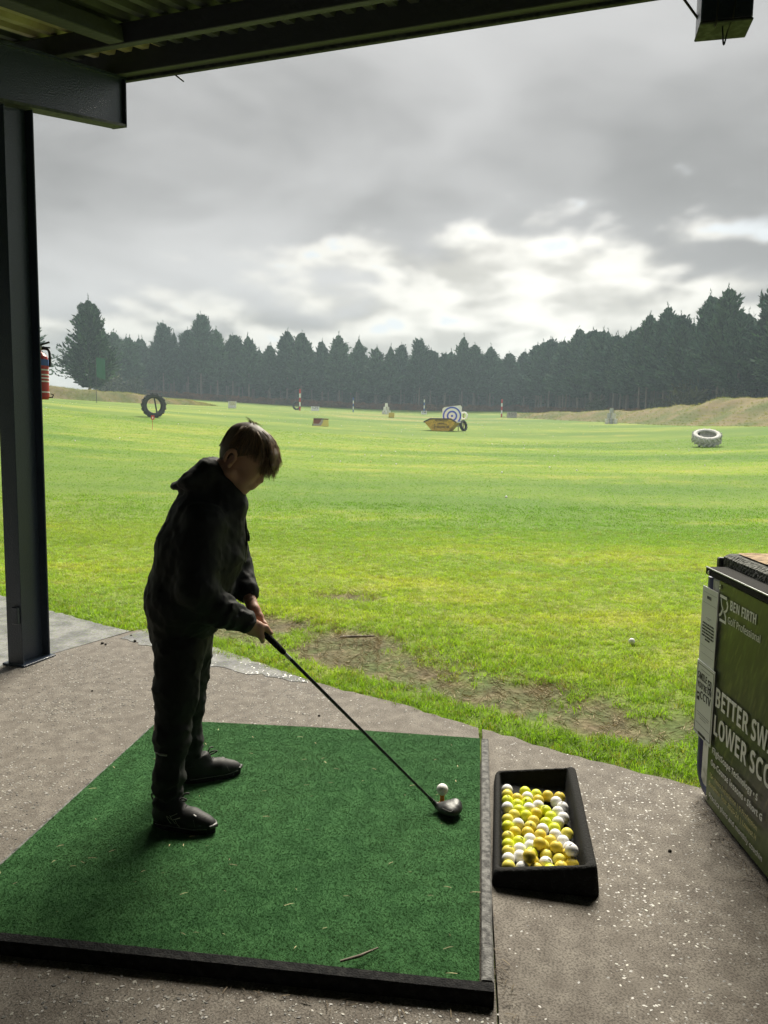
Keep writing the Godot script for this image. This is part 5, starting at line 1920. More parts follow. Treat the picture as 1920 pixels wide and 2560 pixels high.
func make_tray() -> void:
	var a := deg_to_rad(8.5)
	var o := thing("ball_tray", "black rubber wedge tray full of golf balls beside the mat", "tray", Vector3(0.349, 0, -2.227))
	var fr := Basis(Vector3(cos(a), 0, sin(a)), Vector3.UP, Vector3(-sin(a), 0, cos(a)))
	var w := 0.325
	var d := 0.735
	var cell := 0.005
	var lo := Vector3(-0.02, -0.01, -d - 0.02)
	var hi := Vector3(w + 0.02, 0.125, 0.02)
	var nx := int((hi.x - lo.x) / cell) + 2
	var ny := int((hi.y - lo.y) / cell) + 2
	var nz := int((hi.z - lo.z) / cell) + 2
	var f := PackedFloat32Array()
	f.resize(nx * ny * nz)
	var c_out := Vector3(w * 0.5, 0.0, -d * 0.5)
	for iz in nz:
		for iy in ny:
			for ixx in nx:
				var p := lo + Vector3(ixx, iy, iz) * cell
				# slightly tapered block, rounded corners
				var q := Vector2(absf(p.x - c_out.x), absf(p.z - c_out.z)) - Vector2(w * 0.5 - 0.024 - p.y * 0.10, d * 0.5 - 0.024 - p.y * 0.10)
				var outer := Vector2(maxf(q.x, 0), maxf(q.y, 0)).length() + minf(maxf(q.x, q.y), 0.0) - 0.024
				var top := p.y - lerpf(0.052, 0.100, clampf(p.x / w, 0.0, 1.0))
				var ic := Vector2(0.151, -0.3725)
				var s := Vector2(absf(p.x - ic.x), absf(p.z - ic.y)) - Vector2(0.121 - 0.010 + p.y * 0.12, 0.3275 - 0.010 + p.y * 0.12)
				var inner := Vector2(maxf(s.x, 0), maxf(s.y, 0)).length() + minf(maxf(s.x, s.y), 0.0) - 0.010
				inner = maxf(inner, 0.0135 - p.y)
				var k := 0.007
				var v := k * log(exp(outer / k) + exp(top / k) + exp(clampf(-inner / k, -40.0, 40.0)))
				f[(iz * ny + iy) * nx + ixx] = maxf(v, 0.0006 - p.y)
	var tray := nets(f, nx, ny, nz, lo, cell)
	part("rubber_body", tray.mesh(), m.rubber, o, Transform3D(fr, Vector3.ZERO))
	var cols := {"W": Color(0.72, 0.72, 0.72), "Y": Color(0.68, 0.60, 0.085), "L": Color(0.66, 0.72, 0.035), "G": Color(0.66, 0.52, 0.06)}
	var names := {"W": "white", "Y": "dull yellow", "L": "bright lemon", "G": "golden yellow"}
	for e in TRAY_BALLS:
		var q: PackedStringArray = e.split(",")
		var c: Color = cols[q[0]]
		var ball := golf_ball("%s golf ball lying in the black rubber tray" % names[q[0]], Vector3(float(q[1]), float(q[2]), float(q[3])), c, "%s golf balls in the black tray" % names[q[0]])
		if rng.randf() < 0.4:
			var mark := Shape.new()
			for k in 2:
				mark.box(Transform3D(Basis.IDENTITY, Vector3((k - 0.5) * 0.0032, 0.0212, 0)), Vector3(0.0014, 0.0007, 0.010))
			var pm := part("print", mark.mesh(), m.print_black, ball)
			# the print faces up and a little towards the mat
			pm.transform.basis = ball.transform.basis.inverse() * Basis(Vector3.UP, rng.randf() * TAU) * Basis(Vector3(1, 0, 0.2).normalized(), rng.randf_range(0.1, 0.7))

func make_field_balls() -> void:
	var g := RandomNumberGenerator.new()
	g.seed = 91
	var far := Shape.new()
	far.lathe(at3(0, 0, 0), [Vector2(0, -1), Vector2(0.5, -0.866), Vector2(0.866, -0.5), Vector2(1, 0), Vector2(0.866, 0.5), Vector2(0.5, 0.866), Vector2(0, 1)], 10, true)
	var mesh := far.mesh()
	var mats := [plain(lin(0.82, 0.82, 0.80), 0.35), plain(lin(0.70, 0.62, 0.12), 0.35)]
	var near := [[1.06, -5.03, 0], [1.02, -3.96, 0], [-0.35, -4.42, 2]]
	var dark := plain(lin(0.10, 0.10, 0.10), 0.5)
	golf_ball("white golf ball lying in the turf between the worn ground and the banner", Vector3(1.67, 0.012, -5.02), Color(0.80, 0.80, 0.79), "")
	var num := 0
	while num < 270:
		var d := g.randf_range(14.0, 118.0)
		if g.randf() > 0.10 + smoothstep(14.0, 50.0, d) * 0.9 * (1.0 - 0.6 * smoothstep(85.0, 118.0, d)):
			continue
		var x := g.randf_range(-0.46, 0.46) * d
		if g.randf() > 0.35 + exp(-pow((x / d - 0.08) / 0.16, 2.0)):
			continue
		num += 1
		var r := 0.026
		var o := part("range_ball", mesh, mats[1 if g.randf() < 0.2 else 0], self, Transform3D(Basis.from_scale(Vector3.ONE * r), Vector3(x, ground(x, -d) + 0.018, -d)))
		tag(o, "small pale golf ball lying out on the range field", "golf ball", "golf balls lying out on the range")

# ---------------------------------------------------------------- the boy
func make_person() -> void:
	var base := Vector3(-0.69, 0.027, -2.69)
	var o := thing("person", "boy in a black hooded jacket and black trousers bending over a golf club", "person", base)
	var off := Transform3D(Basis.IDENTITY, -base)
	var skin := plain(lin(0.42, 0.235, 0.165), 0.5, 0.0, 0.45)
	skin.subsurf_scatter_enabled = true
	skin.subsurf_scatter_strength = 0.08
	var cloth := plain(lin(0.0090, 0.0100, 0.0108), 0.70, 0.0, 0.3)
	cloth.rim_enabled = true
	cloth.rim = 0.06
	cloth.rim_tint = 0.3
	relief(triplanar(cloth, 3.0), m.fine, 0.05)
	var trous := plain(lin(0.0085, 0.0088, 0.0096), 0.75, 0.0, 0.35)
	trous.rim_enabled = true
	trous.rim = 0.06
	relief(triplanar(trous, 3.0), m.fine, 0.05)
	var dark := plain(lin(0.009, 0.009, 0.010), 0.45)

	# --- body: head and neck, arms and legs, hands; one surface
	var head_xf := Transform3D(Basis(Vector3.BACK, deg_to_rad(-30.0)), Vector3(-0.503, 1.289, -2.682))
	var head_bones := [
		bone(Vector3(0.010, 0.030, 0), 0.078, Vector3(0.010, 0.030, 0), 0.078, Vector3(0.95, 0.92, 1.11)),
		bone(Vector3(0.034, 0.004, 0), 0.056, Vector3(0.042, -0.050, 0), 0.046, Vector3(1, 1, 1.02)),
		bone(Vector3(0.055, -0.030, 0.026), 0.027, Vector3(0.046, -0.060, 0.022), 0.024),
		bone(Vector3(0.055, -0.030, -0.026), 0.027, Vector3(0.046, -0.060, -0.022), 0.024),
		bone(Vector3(0.062, -0.092, 0), 0.017, Vector3(0.060, -0.088, 0), 0.018, Vector3(1, 1, 0.8)),
		bone(Vector3(0.055, -0.088, 0.010), 0.016, Vector3(0.002, -0.056, 0.046), 0.020),
		bone(Vector3(0.055, -0.088, -0.010), 0.016, Vector3(0.002, -0.056, -0.046), 0.020),
		bone(Vector3(0.082, 0.020, 0.018), 0.010, Vector3(0.070, 0.022, 0.042), 0.010),
		bone(Vector3(0.082, 0.020, -0.018), 0.010, Vector3(0.070, 0.022, -0.042), 0.010),
		bone(Vector3(0.083, 0.006, 0), 0.0075, Vector3(0.1005, -0.030, 0), 0.0085),
		bone(Vector3(0.092, -0.034, 0.009), 0.0065, Vector3(0.092, -0.034, -0.009), 0.0065),
		bone(Vector3(0.085, -0.054, 0.012), 0.0065, Vector3(0.085, -0.054, -0.012), 0.0065),
		bone(Vector3(0.089, -0.053, 0.004), 0.0055, Vector3(0.089, -0.053, -0.004), 0.0055),
		bone(Vector3(0.084, -0.068, 0.010), 0.0065, Vector3(0.084, -0.068, -0.010), 0.0065),
		bone(Vector3(-0.020, -0.055, 0), 0.047, Vector3(-0.060, -0.165, 0), 0.052)]
	var body := Shape.new()
	var specs := [[head_bones, 0.0038, 0.0065]]
	for s in [1.0, -1.0]:
		var rim_pts := []
		for k in 9:
			var a := lerpf(-1.9, 2.4, k / 8.0)
			rim_pts.append(Vector3(-0.020 - sin(a) * 0.016, -0.006 + cos(a) * 0.027, s * (0.077 + 0.004 * cos(a))))
		var eb := [bone(Vector3(-0.012, -0.004, s * 0.068), 0.012, Vector3(-0.012, -0.024, s * 0.068), 0.009, Vector3(1, 1, 1.5))]
		for k in 8:
			eb.append(bone(rim_pts[k], 0.0046, rim_pts[k + 1], 0.0046))
		eb.append(bone(Vector3(-0.012, -0.030, s * 0.072), 0.0065, Vector3(-0.010, -0.034, s * 0.071), 0.006))
		specs.append([eb, 0.0026, 0.003])
	# trunk and limbs under the clothes
	specs.append([[
		bone(Vector3(-0.565, 1.15, -2.682), 0.045, Vector3(-0.60, 1.10, -2.682), 0.07),
		bone(Vector3(-0.62, 1.05, -2.682), 0.09, Vector3(-0.69, 0.80, -2.682), 0.09, Vector3(1, 1, 0.8)),
		bone(Vector3(-0.69, 0.80, -2.682), 0.085, Vector3(-0.71, 0.66, -2.682), 0.085, Vector3(1, 1, 0.8)),
		bone(Vector3(-0.605, 1.06, -2.56), 0.045, Vector3(-0.612, 0.86, -2.515), 0.038),
		bone(Vector3(-0.612, 0.86, -2.515), 0.036, Vector3(-0.485, 0.735, -2.61), 0.026),
		bone(Vector3(-0.595, 1.06, -2.81), 0.045, Vector3(-0.55, 0.865, -2.845), 0.036),
		bone(Vector3(-0.55, 0.865, -2.845), 0.034, Vector3(-0.476, 0.765, -2.735), 0.0235),
		bone(Vector3(-0.70, 0.62, -2.61), 0.06, Vector3(-0.725, 0.36, -2.56), 0.048),
		bone(Vector3(-0.725, 0.36, -2.56), 0.046, Vector3(-0.735, 0.10, -2.525), 0.034),
		bone(Vector3(-0.70, 0.62, -2.76), 0.06, Vector3(-0.735, 0.36, -2.83), 0.048),
		bone(Vector3(-0.735, 0.36, -2.83), 0.046, Vector3(-0.748, 0.10, -2.862), 0.034)], 0.013, 0.014])
	# right hand (near): palm over the grip, index finger down, thumb along the shaft, three fingers round the far side
	specs.append([[
		bone(Vector3(-0.485, 0.735, -2.612), 0.024, Vector3(-0.462, 0.714, -2.628), 0.026, Vector3(1, 1, 1.2)),
		bone(Vector3(-0.462, 0.714, -2.632), 0.025, Vector3(-0.438, 0.697, -2.640), 0.022, Vector3(1, 1, 1.35)),
		bone(Vector3(-0.462, 0.695, -2.632), 0.021, Vector3(-0.438, 0.684, -2.640), 0.018, Vector3(1, 1, 1.3)),
		bone(Vector3(-0.430, 0.690, -2.638), 0.0105, Vector3(-0.4235, 0.664, -2.640), 0.0095),
		bone(Vector3(-0.4235, 0.664, -2.640), 0.0092, Vector3(-0.4215, 0.646, -2.650), 0.0080),
		bone(Vector3(-0.432, 0.706, -2.642), 0.0120, Vector3(-0.411, 0.693, -2.656), 0.0105),
		bone(Vector3(-0.411, 0.693, -2.656), 0.0100, Vector3(-0.3935, 0.6735, -2.660), 0.0082),
		bone(Vector3(-0.440, 0.677, -2.640), 0.0098, Vector3(-0.434, 0.664, -2.668), 0.0088),
		bone(Vector3(-0.434, 0.664, -2.668), 0.0086, Vector3(-0.432, 0.678, -2.690), 0.0080),
		bone(Vector3(-0.452, 0.678, -2.640), 0.0096, Vector3(-0.447, 0.670, -2.670), 0.0086),
		bone(Vector3(-0.447, 0.670, -2.670), 0.0084, Vector3(-0.444, 0.686, -2.692), 0.0078),
		bone(Vector3(-0.464, 0.682, -2.638), 0.0086, Vector3(-0.460, 0.678, -2.668), 0.0078),
		bone(Vector3(-0.460, 0.678, -2.668), 0.0076, Vector3(-0.456, 0.694, -2.690), 0.0070)], 0.0028, 0.0035])
	# left hand (far): above it on the grip
	specs.append([[
		bone(Vector3(-0.476, 0.765, -2.735), 0.0225, Vector3(-0.463, 0.742, -2.712), 0.023, Vector3(1, 1, 1.15)),
		bone(Vector3(-0.463, 0.742, -2.712), 0.022, Vector3(-0.446, 0.720, -2.700), 0.021, Vector3(1, 1, 1.25)),
		bone(Vector3(-0.440, 0.722, -2.697), 0.0100, Vector3(-0.420, 0.699, -2.683), 0.0092),
		bone(Vector3(-0.420, 0.699, -2.683), 0.0090, Vector3(-0.408, 0.684, -2.676), 0.0078),
		bone(Vector3(-0.436, 0.704, -2.704), 0.0095, Vector3(-0.428, 0.684, -2.684), 0.0088),
		bone(Vector3(-0.428, 0.684, -2.684), 0.0086, Vector3(-0.434, 0.682, -2.660), 0.0080),
		bone(Vector3(-0.446, 0.709, -2.706), 0.0095, Vector3(-0.440, 0.690, -2.688), 0.0088),
		bone(Vector3(-0.440, 0.690, -2.688), 0.0086, Vector3(-0.446, 0.690, -2.662), 0.0080),
		bone(Vector3(-0.456, 0.716, -2.708), 0.0092, Vector3(-0.452, 0.698, -2.692), 0.0086),
		bone(Vector3(-0.452, 0.698, -2.692), 0.0084, Vector3(-0.457, 0.698, -2.664), 0.0078),
		bone(Vector3(-0.466, 0.724, -2.708), 0.0085, Vector3(-0.462, 0.708, -2.692), 0.0078),
		bone(Vector3(-0.462, 0.708, -2.692), 0.0076, Vector3(-0.466, 0.706, -2.668), 0.0072)], 0.0028, 0.0035])
	var z0 := -2.682
	specs.append([[
		bone(Vector3(-0.712, 0.69, z0), 0.112, Vector3(-0.690, 0.79, z0), 0.140, Vector3(1, 1, 0.80)),
		bone(Vector3(-0.690, 0.79, z0), 0.142, Vector3(-0.645, 0.96, z0), 0.144, Vector3(1, 1, 0.80)),
		bone(Vector3(-0.645, 0.96, z0), 0.142, Vector3(-0.632, 1.06, z0), 0.112, Vector3(1, 1, 0.78)),
		bone(Vector3(-0.560, 0.97, z0), 0.070, Vector3(-0.548, 1.06, z0), 0.056, Vector3(1, 1, 0.65)),
		bone(Vector3(-0.605, 1.10, z0), 0.085, Vector3(-0.610, 1.075, z0), 0.105, Vector3(1, 1, 0.72)),
		bone(Vector3(-0.605, 1.068, -2.555), 0.074, Vector3(-0.618, 0.860, -2.508), 0.060),
		bone(Vector3(-0.618, 0.860, -2.508), 0.058, Vector3(-0.545, 0.775, -2.565), 0.052),
		bone(Vector3(-0.545, 0.775, -2.565), 0.050, Vector3(-0.472, 0.724, -2.616), 0.040),
		bone(Vector3(-0.595, 1.068, -2.815), 0.072, Vector3(-0.548, 0.868, -2.850), 0.056),
		bone(Vector3(-0.548, 0.868, -2.850), 0.052, Vector3(-0.497, 0.800, -2.775), 0.042),
		# collar round the neck
		bone(Vector3(-0.575, 1.185, z0), 0.072, Vector3(-0.540, 1.125, z0), 0.066, Vector3(1, 1, 0.88)),
		# fuller upper back
		bone(Vector3(-0.662, 1.085, z0), 0.080, Vector3(-0.668, 1.02, z0), 0.105, Vector3(1, 1, 0.62)),
		# hood lying back between the shoulders
		bone(Vector3(-0.605, 1.248, z0 + 0.055), 0.036, Vector3(-0.625, 1.215, z0 + 0.075), 0.036),
		bone(Vector3(-0.605, 1.248, z0 - 0.055), 0.036, Vector3(-0.625, 1.215, z0 - 0.075), 0.036),
		bone(Vector3(-0.608, 1.252, z0), 0.036, Vector3(-0.655, 1.214, z0), 0.030, Vector3(1, 1, 0.40)),
		bone(Vector3(-0.655, 1.214, z0), 0.029, Vector3(-0.726, 1.190, z0), 0.013, Vector3(1, 1, 0.20)),
		bone(Vector3(-0.635, 1.180, z0), 0.040, Vector3(-0.640, 1.140, z0), 0.050, Vector3(1, 1, 0.45))],
		0.0075, 0.012,
		[Plane(Vector3(0.19, -1, 0).normalized(), -0.778 * 0.982), Plane(Vector3(0.80, -0.56, -0.15).normalized(), 0.0 + Vector3(-0.452, 0.708, -2.628).dot(Vector3(0.80, -0.56, -0.15).normalized()))], 1])
	specs.append([[
		bone(Vector3(-0.708, 0.70, z0), 0.098, Vector3(-0.712, 0.64, z0), 0.098, Vector3(1, 1, 0.76)),
		bone(Vector3(-0.704, 0.63, -2.605), 0.083, Vector3(-0.708, 0.48, -2.575), 0.070),
		bone(Vector3(-0.708, 0.48, -2.575), 0.070, Vector3(-0.718, 0.33, -2.548), 0.054),
		bone(Vector3(-0.718, 0.33, -2.548), 0.053, Vector3(-0.724, 0.20, -2.528), 0.047),
		bone(Vector3(-0.724, 0.20, -2.528), 0.047, Vector3(-0.726, 0.105, -2.520), 0.046),
		bone(Vector3(-0.704, 0.63, -2.758), 0.084, Vector3(-0.722, 0.47, -2.800), 0.070),
		bone(Vector3(-0.722, 0.47, -2.800), 0.069, Vector3(-0.734, 0.33, -2.832), 0.056),
		bone(Vector3(-0.734, 0.33, -2.832), 0.055, Vector3(-0.742, 0.20, -2.853), 0.049),
		bone(Vector3(-0.742, 0.20, -2.853), 0.049, Vector3(-0.744, 0.115, -2.862), 0.047)],
		0.0075, 0.011, [Plane(Vector3(0, -1, 0), -0.098)], 2])
	var made := blobs(specs)
	for i in 6:
		body.join(made[i], head_xf if i < 3 else Transform3D.IDENTITY)
	part("body", body.mesh(), skin, o, off)
	part("thumb_nail", Shape.new().box(Transform3D(Basis(Vector3.BACK, -0.75), Vector3(-0.3925, 0.680, -2.656)), Vector3(0.010, 0.003, 0.009), 0.001).mesh(), plain(lin(0.55, 0.36, 0.29), 0.3), o, off)
	# eyes and brows
	for s in [1.0, -1.0]:
		var eye := part("eye", Shape.new().lathe(at3(0, 0, 0), [Vector2(0, -0.0105), Vector2(0.0074, -0.0074), Vector2(0.0105, 0), Vector2(0.0074, 0.0074), Vector2(0, 0.0105)], 14, true).mesh(), plain(lin(0.60, 0.58, 0.55), 0.2), o, off * head_xf * at3(0.0705, 0.001, s * 0.031))
		part("iris", Shape.new().lathe(Transform3D(Basis(Vector3.BACK, -PI / 2 - 0.35), Vector3(0.0075, -0.0040, 0)), [Vector2(0.0048, 0.0), Vector2(0.0044, 0.0016), Vector2(0, 0.0026)], 12).mesh(), plain(lin(0.03, 0.035, 0.04), 0.2), eye)
		part("eyebrow", Shape.new().tube([Vector3(0.0895, 0.022, s * 0.014), Vector3(0.088, 0.028, s * 0.030), Vector3(0.076, 0.026, s * 0.046)], [0.0022, 0.0030, 0.0014], 6).mesh(), plain(lin(0.05, 0.03, 0.018), 0.7), o, off * head_xf)
	make_hair(o, off * head_xf)

	# --- jacket with hood
	part("jacket", (made[6] as Shape).mesh(), cloth, o, off)
	# cuff band of the near sleeve
	var cdir := Vector3(0.80, -0.50, -0.33).normalized()
	var cpos := Vector3(-0.469, 0.7225, -2.618)
	part("cuff", Shape.new().tube([cpos - cdir * 0.020, cpos - cdir * 0.012, cpos + cdir * 0.004, cpos + cdir * 0.008], [0.036, 0.0405, 0.0395, 0.034], 20, false).mesh(), cloth, o, off)
	var zip := arc_points([Vector3(-0.500, 1.120, z0), Vector3(-0.487, 1.07, z0), Vector3(-0.482, 1.0, z0), Vector3(-0.490, 0.92, z0)], 5)
	part("zip", Shape.new().tube(zip, filled(0.0045, zip.size()), 6).mesh(), dark, o, off)
	part("zip_pull", Shape.new().tube([Vector3(-0.484, 1.048, z0), Vector3(-0.476, 1.030, z0), Vector3(-0.474, 1.012, z0), Vector3(-0.4745, 0.998, z0)], [0.0022, 0.0022, 0.0042, 0.0040], 8).mesh(), dark, o, off)
	part("undershirt_collar", Shape.new().tube([Vector3(-0.505, 1.146, z0 + 0.030), Vector3(-0.494, 1.140, z0), Vector3(-0.505, 1.146, z0 - 0.030)], [0.010, 0.013, 0.010], 10).mesh(), plain(lin(0.28, 0.29, 0.33), 0.8), o, off)

	# --- trousers
	part("trousers", (made[7] as Shape).mesh(), trous, o, off)
	part("reflective_strip", Shape.new().tube([Vector3(-0.772, 0.294, -2.535), Vector3(-0.762, 0.294, -2.508), Vector3(-0.743, 0.295, -2.490), Vector3(-0.718, 0.295, -2.4835)], filled(0.0036, 4), 6).mesh(), plain(lin(0.30, 0.29, 0.28), 0.5), o, off)
	# --- shoes
	make_shoe(o, off * Transform3D(Basis(Vector3.UP, -0.23), Vector3(-0.668, 0.027, -2.507)), 1.0, true)
	make_shoe(o, off * Transform3D(Basis(Vector3.UP, 0.44), Vector3(-0.660, 0.027, -2.890)), -1.0, false)

var wr := noise_of(611, 9.0, 3)
var wr2 := noise_of(612, 26.0, 2)

func jacket_folds(p: Vector3) -> float:
	var w := wr.get_noise_3d(p.x * 1.2, p.y * 0.7, p.z) * 0.0055 + wr2.get_noise_3d(p.x * 0.8 + p.y * 0.5, p.y * 1.2, p.z) * 0.0022
	# long soft folds drawn across the back and side
	var rg := 1.0 - absf(wr.get_noise_3d(p.x * 0.9 + p.y * 0.35, p.y * 0.55 - p.x * 0.3, p.z * 0.8 + 4.0))
	w -= 0.0040 * pow(clampf((rg - 0.80) / 0.20, 0.0, 1.0), 2.0)
	# rings of cloth bunched above the cuffs and at the elbow
	if p.x > -0.57 and p.y < 0.84 and p.z > -2.70:
		w += 0.0035 * sin((p.x * 0.76 - p.y * 0.65) * 150.0 + wr.get_noise_3d(p.x, p.y, p.z) * 5.0)
	# stitched panel across the chest
	if p.x > -0.56:
		w += 0.0028 * exp(-pow((p.y - 0.915) / 0.006, 2.0)) + 0.0022 * exp(-pow((p.y - 0.845) / 0.006, 2.0))
	return w

func trouser_creases(p: Vector3) -> float:
	var w := wr.get_noise_3d(p.x, p.y * 1.1, p.z + 9.0) * 0.006 + wr2.get_noise_3d(p.x, p.y, p.z) * 0.0016
	var rg := 1.0 - absf(wr.get_noise_3d(p.x * 0.8, p.y * 0.9 + p.x * 0.5, p.z * 0.8 - 7.0))
	w -= 0.006 * pow(clampf((rg - 0.80) / 0.20, 0.0, 1.0), 2.0)
	if p.y < 0.26:
		w += 0.0055 * sin(p.y * 120.0 + p.x * 28.0 + wr.get_noise_3d(p.x, p.y, p.z) * 4.0) * smoothstep(0.26, 0.16, p.y)
	if p.y > 0.30 and p.y < 0.42:
		w += 0.0025 * sin(p.y * 95.0 - p.x * 30.0)
	return w

func make_hair(o: Node, xf: Transform3D) -> void:
	var g := RandomNumberGenerator.new()
	g.seed = 19
	var hm := plain(Color(1, 1, 1), 0.55, 0.0, 0.4)
	hm.vertex_color_use_as_albedo = true
	hm.anisotropy_enabled = false
	var mass := Shape.new()
	mass.colored = true
	mass.join(blob([
		bone(Vector3(0.008, 0.040, 0), 0.078, Vector3(0.020, 0.044, 0), 0.076, Vector3(1.0, 0.98, 1.06)),
		bone(Vector3(-0.022, 0.058, 0), 0.062, Vector3(-0.010, 0.064, 0), 0.062, Vector3(1.0, 1.0, 1.0)),
		bone(Vector3(-0.020, 0.098, 0), 0.018, Vector3(0.050, 0.094, 0), 0.022, Vector3(1, 1, 0.45)),
		bone(Vector3(-0.002, 0.012, 0), 0.076, Vector3(-0.002, 0.012, 0), 0.076, Vector3(1.0, 1.0, 1.08))], 0.0045, 0.008, [Plane(Vector3(0.85, -1, 0).normalized(), -0.006)]), Transform3D.IDENTITY)
	mass.join(blob([
		bone(Vector3(0.045, 0.092, 0), 0.026, Vector3(0.090, 0.066, 0), 0.019, Vector3(1, 1, 0.42)),
		bone(Vector3(0.090, 0.066, 0), 0.018, Vector3(0.112, 0.038, 0), 0.011, Vector3(1, 1, 0.30)),
		bone(Vector3(0.112, 0.038, 0), 0.010, Vector3(0.122, 0.020, 0), 0.004, Vector3(1, 1, 0.18))], 0.004, 0.006), Transform3D.IDENTITY)
	for i in mass.c.size():
		mass.c[i] = Color(0.105, 0.068, 0.040)
	# locks: thin tapered strands from the crown forward and down
	for i in 2700:
		var a := g.randf() * TAU
		var q := sqrt(g.randf()) * 0.055
		var sd := Vector3(-0.50 + cos(a) * q * 9.0, 0.87, sin(a) * q * 9.0).normalized()
		var s := Vector3(0.006, 0.040, 0) + sd * Vector3(0.084, 0.084, 0.074)
		var e: Vector3
		var c: Vector3
		var kind := g.randf()
		if kind < 0.58:
			var z := g.randf_range(-0.062, 0.062)
			e = Vector3(g.randf_range(0.100, 0.142) - absf(z) * 0.35, g.randf_range(-0.004, 0.060) - (0.010 if z > 0.0 else 0.0), z)
			c = Vector3(g.randf_range(0.055, 0.095), g.randf_range(0.118, 0.142), z * 0.9 + s.z * 0.2)
		elif kind < 0.86:
			var sg := 1.0 if g.randf() < 0.6 else -1.0
			e = Vector3(g.randf_range(-0.045, 0.085), g.randf_range(0.020, 0.060), sg * g.randf_range(0.074, 0.082))
			c = Vector3(e.x * 0.6 - 0.01, 0.125, sg * 0.062)
		else:
			e = Vector3(g.randf_range(-0.080, -0.074), g.randf_range(0.0, 0.05), g.randf_range(-0.04, 0.04))
			c = Vector3(-0.086, 0.090, e.z * 0.7)
		if i < 26:    # the little tuft that stands up at the crown
			s = Vector3(-0.028, 0.116, g.randf_range(-0.02, 0.02))
			c = s + Vector3(g.randf_range(-0.01, 0.02), 0.016, 0)
			e = s + Vector3(g.randf_range(-0.03, 0.045), g.randf_range(0.012, 0.022), g.randf_range(-0.02, 0.02))
		var pts := []
		var rad := []
		var w := g.randf_range(0.0008, 0.0022)
		for k in 7:
			var t := k / 6.0
			var p := s.lerp(c, t).lerp(c.lerp(e, t), t)
			pts.append(p)
			rad.append(w * (1.0 - 0.75 * t))
		var tone := g.randf_range(0.45, 2.1)
		mass.color = Color(0.17, 0.112, 0.066) * tone
		mass.tube(pts, rad, 3, false)
	part("hair", mass.mesh(), hm, o, xf)

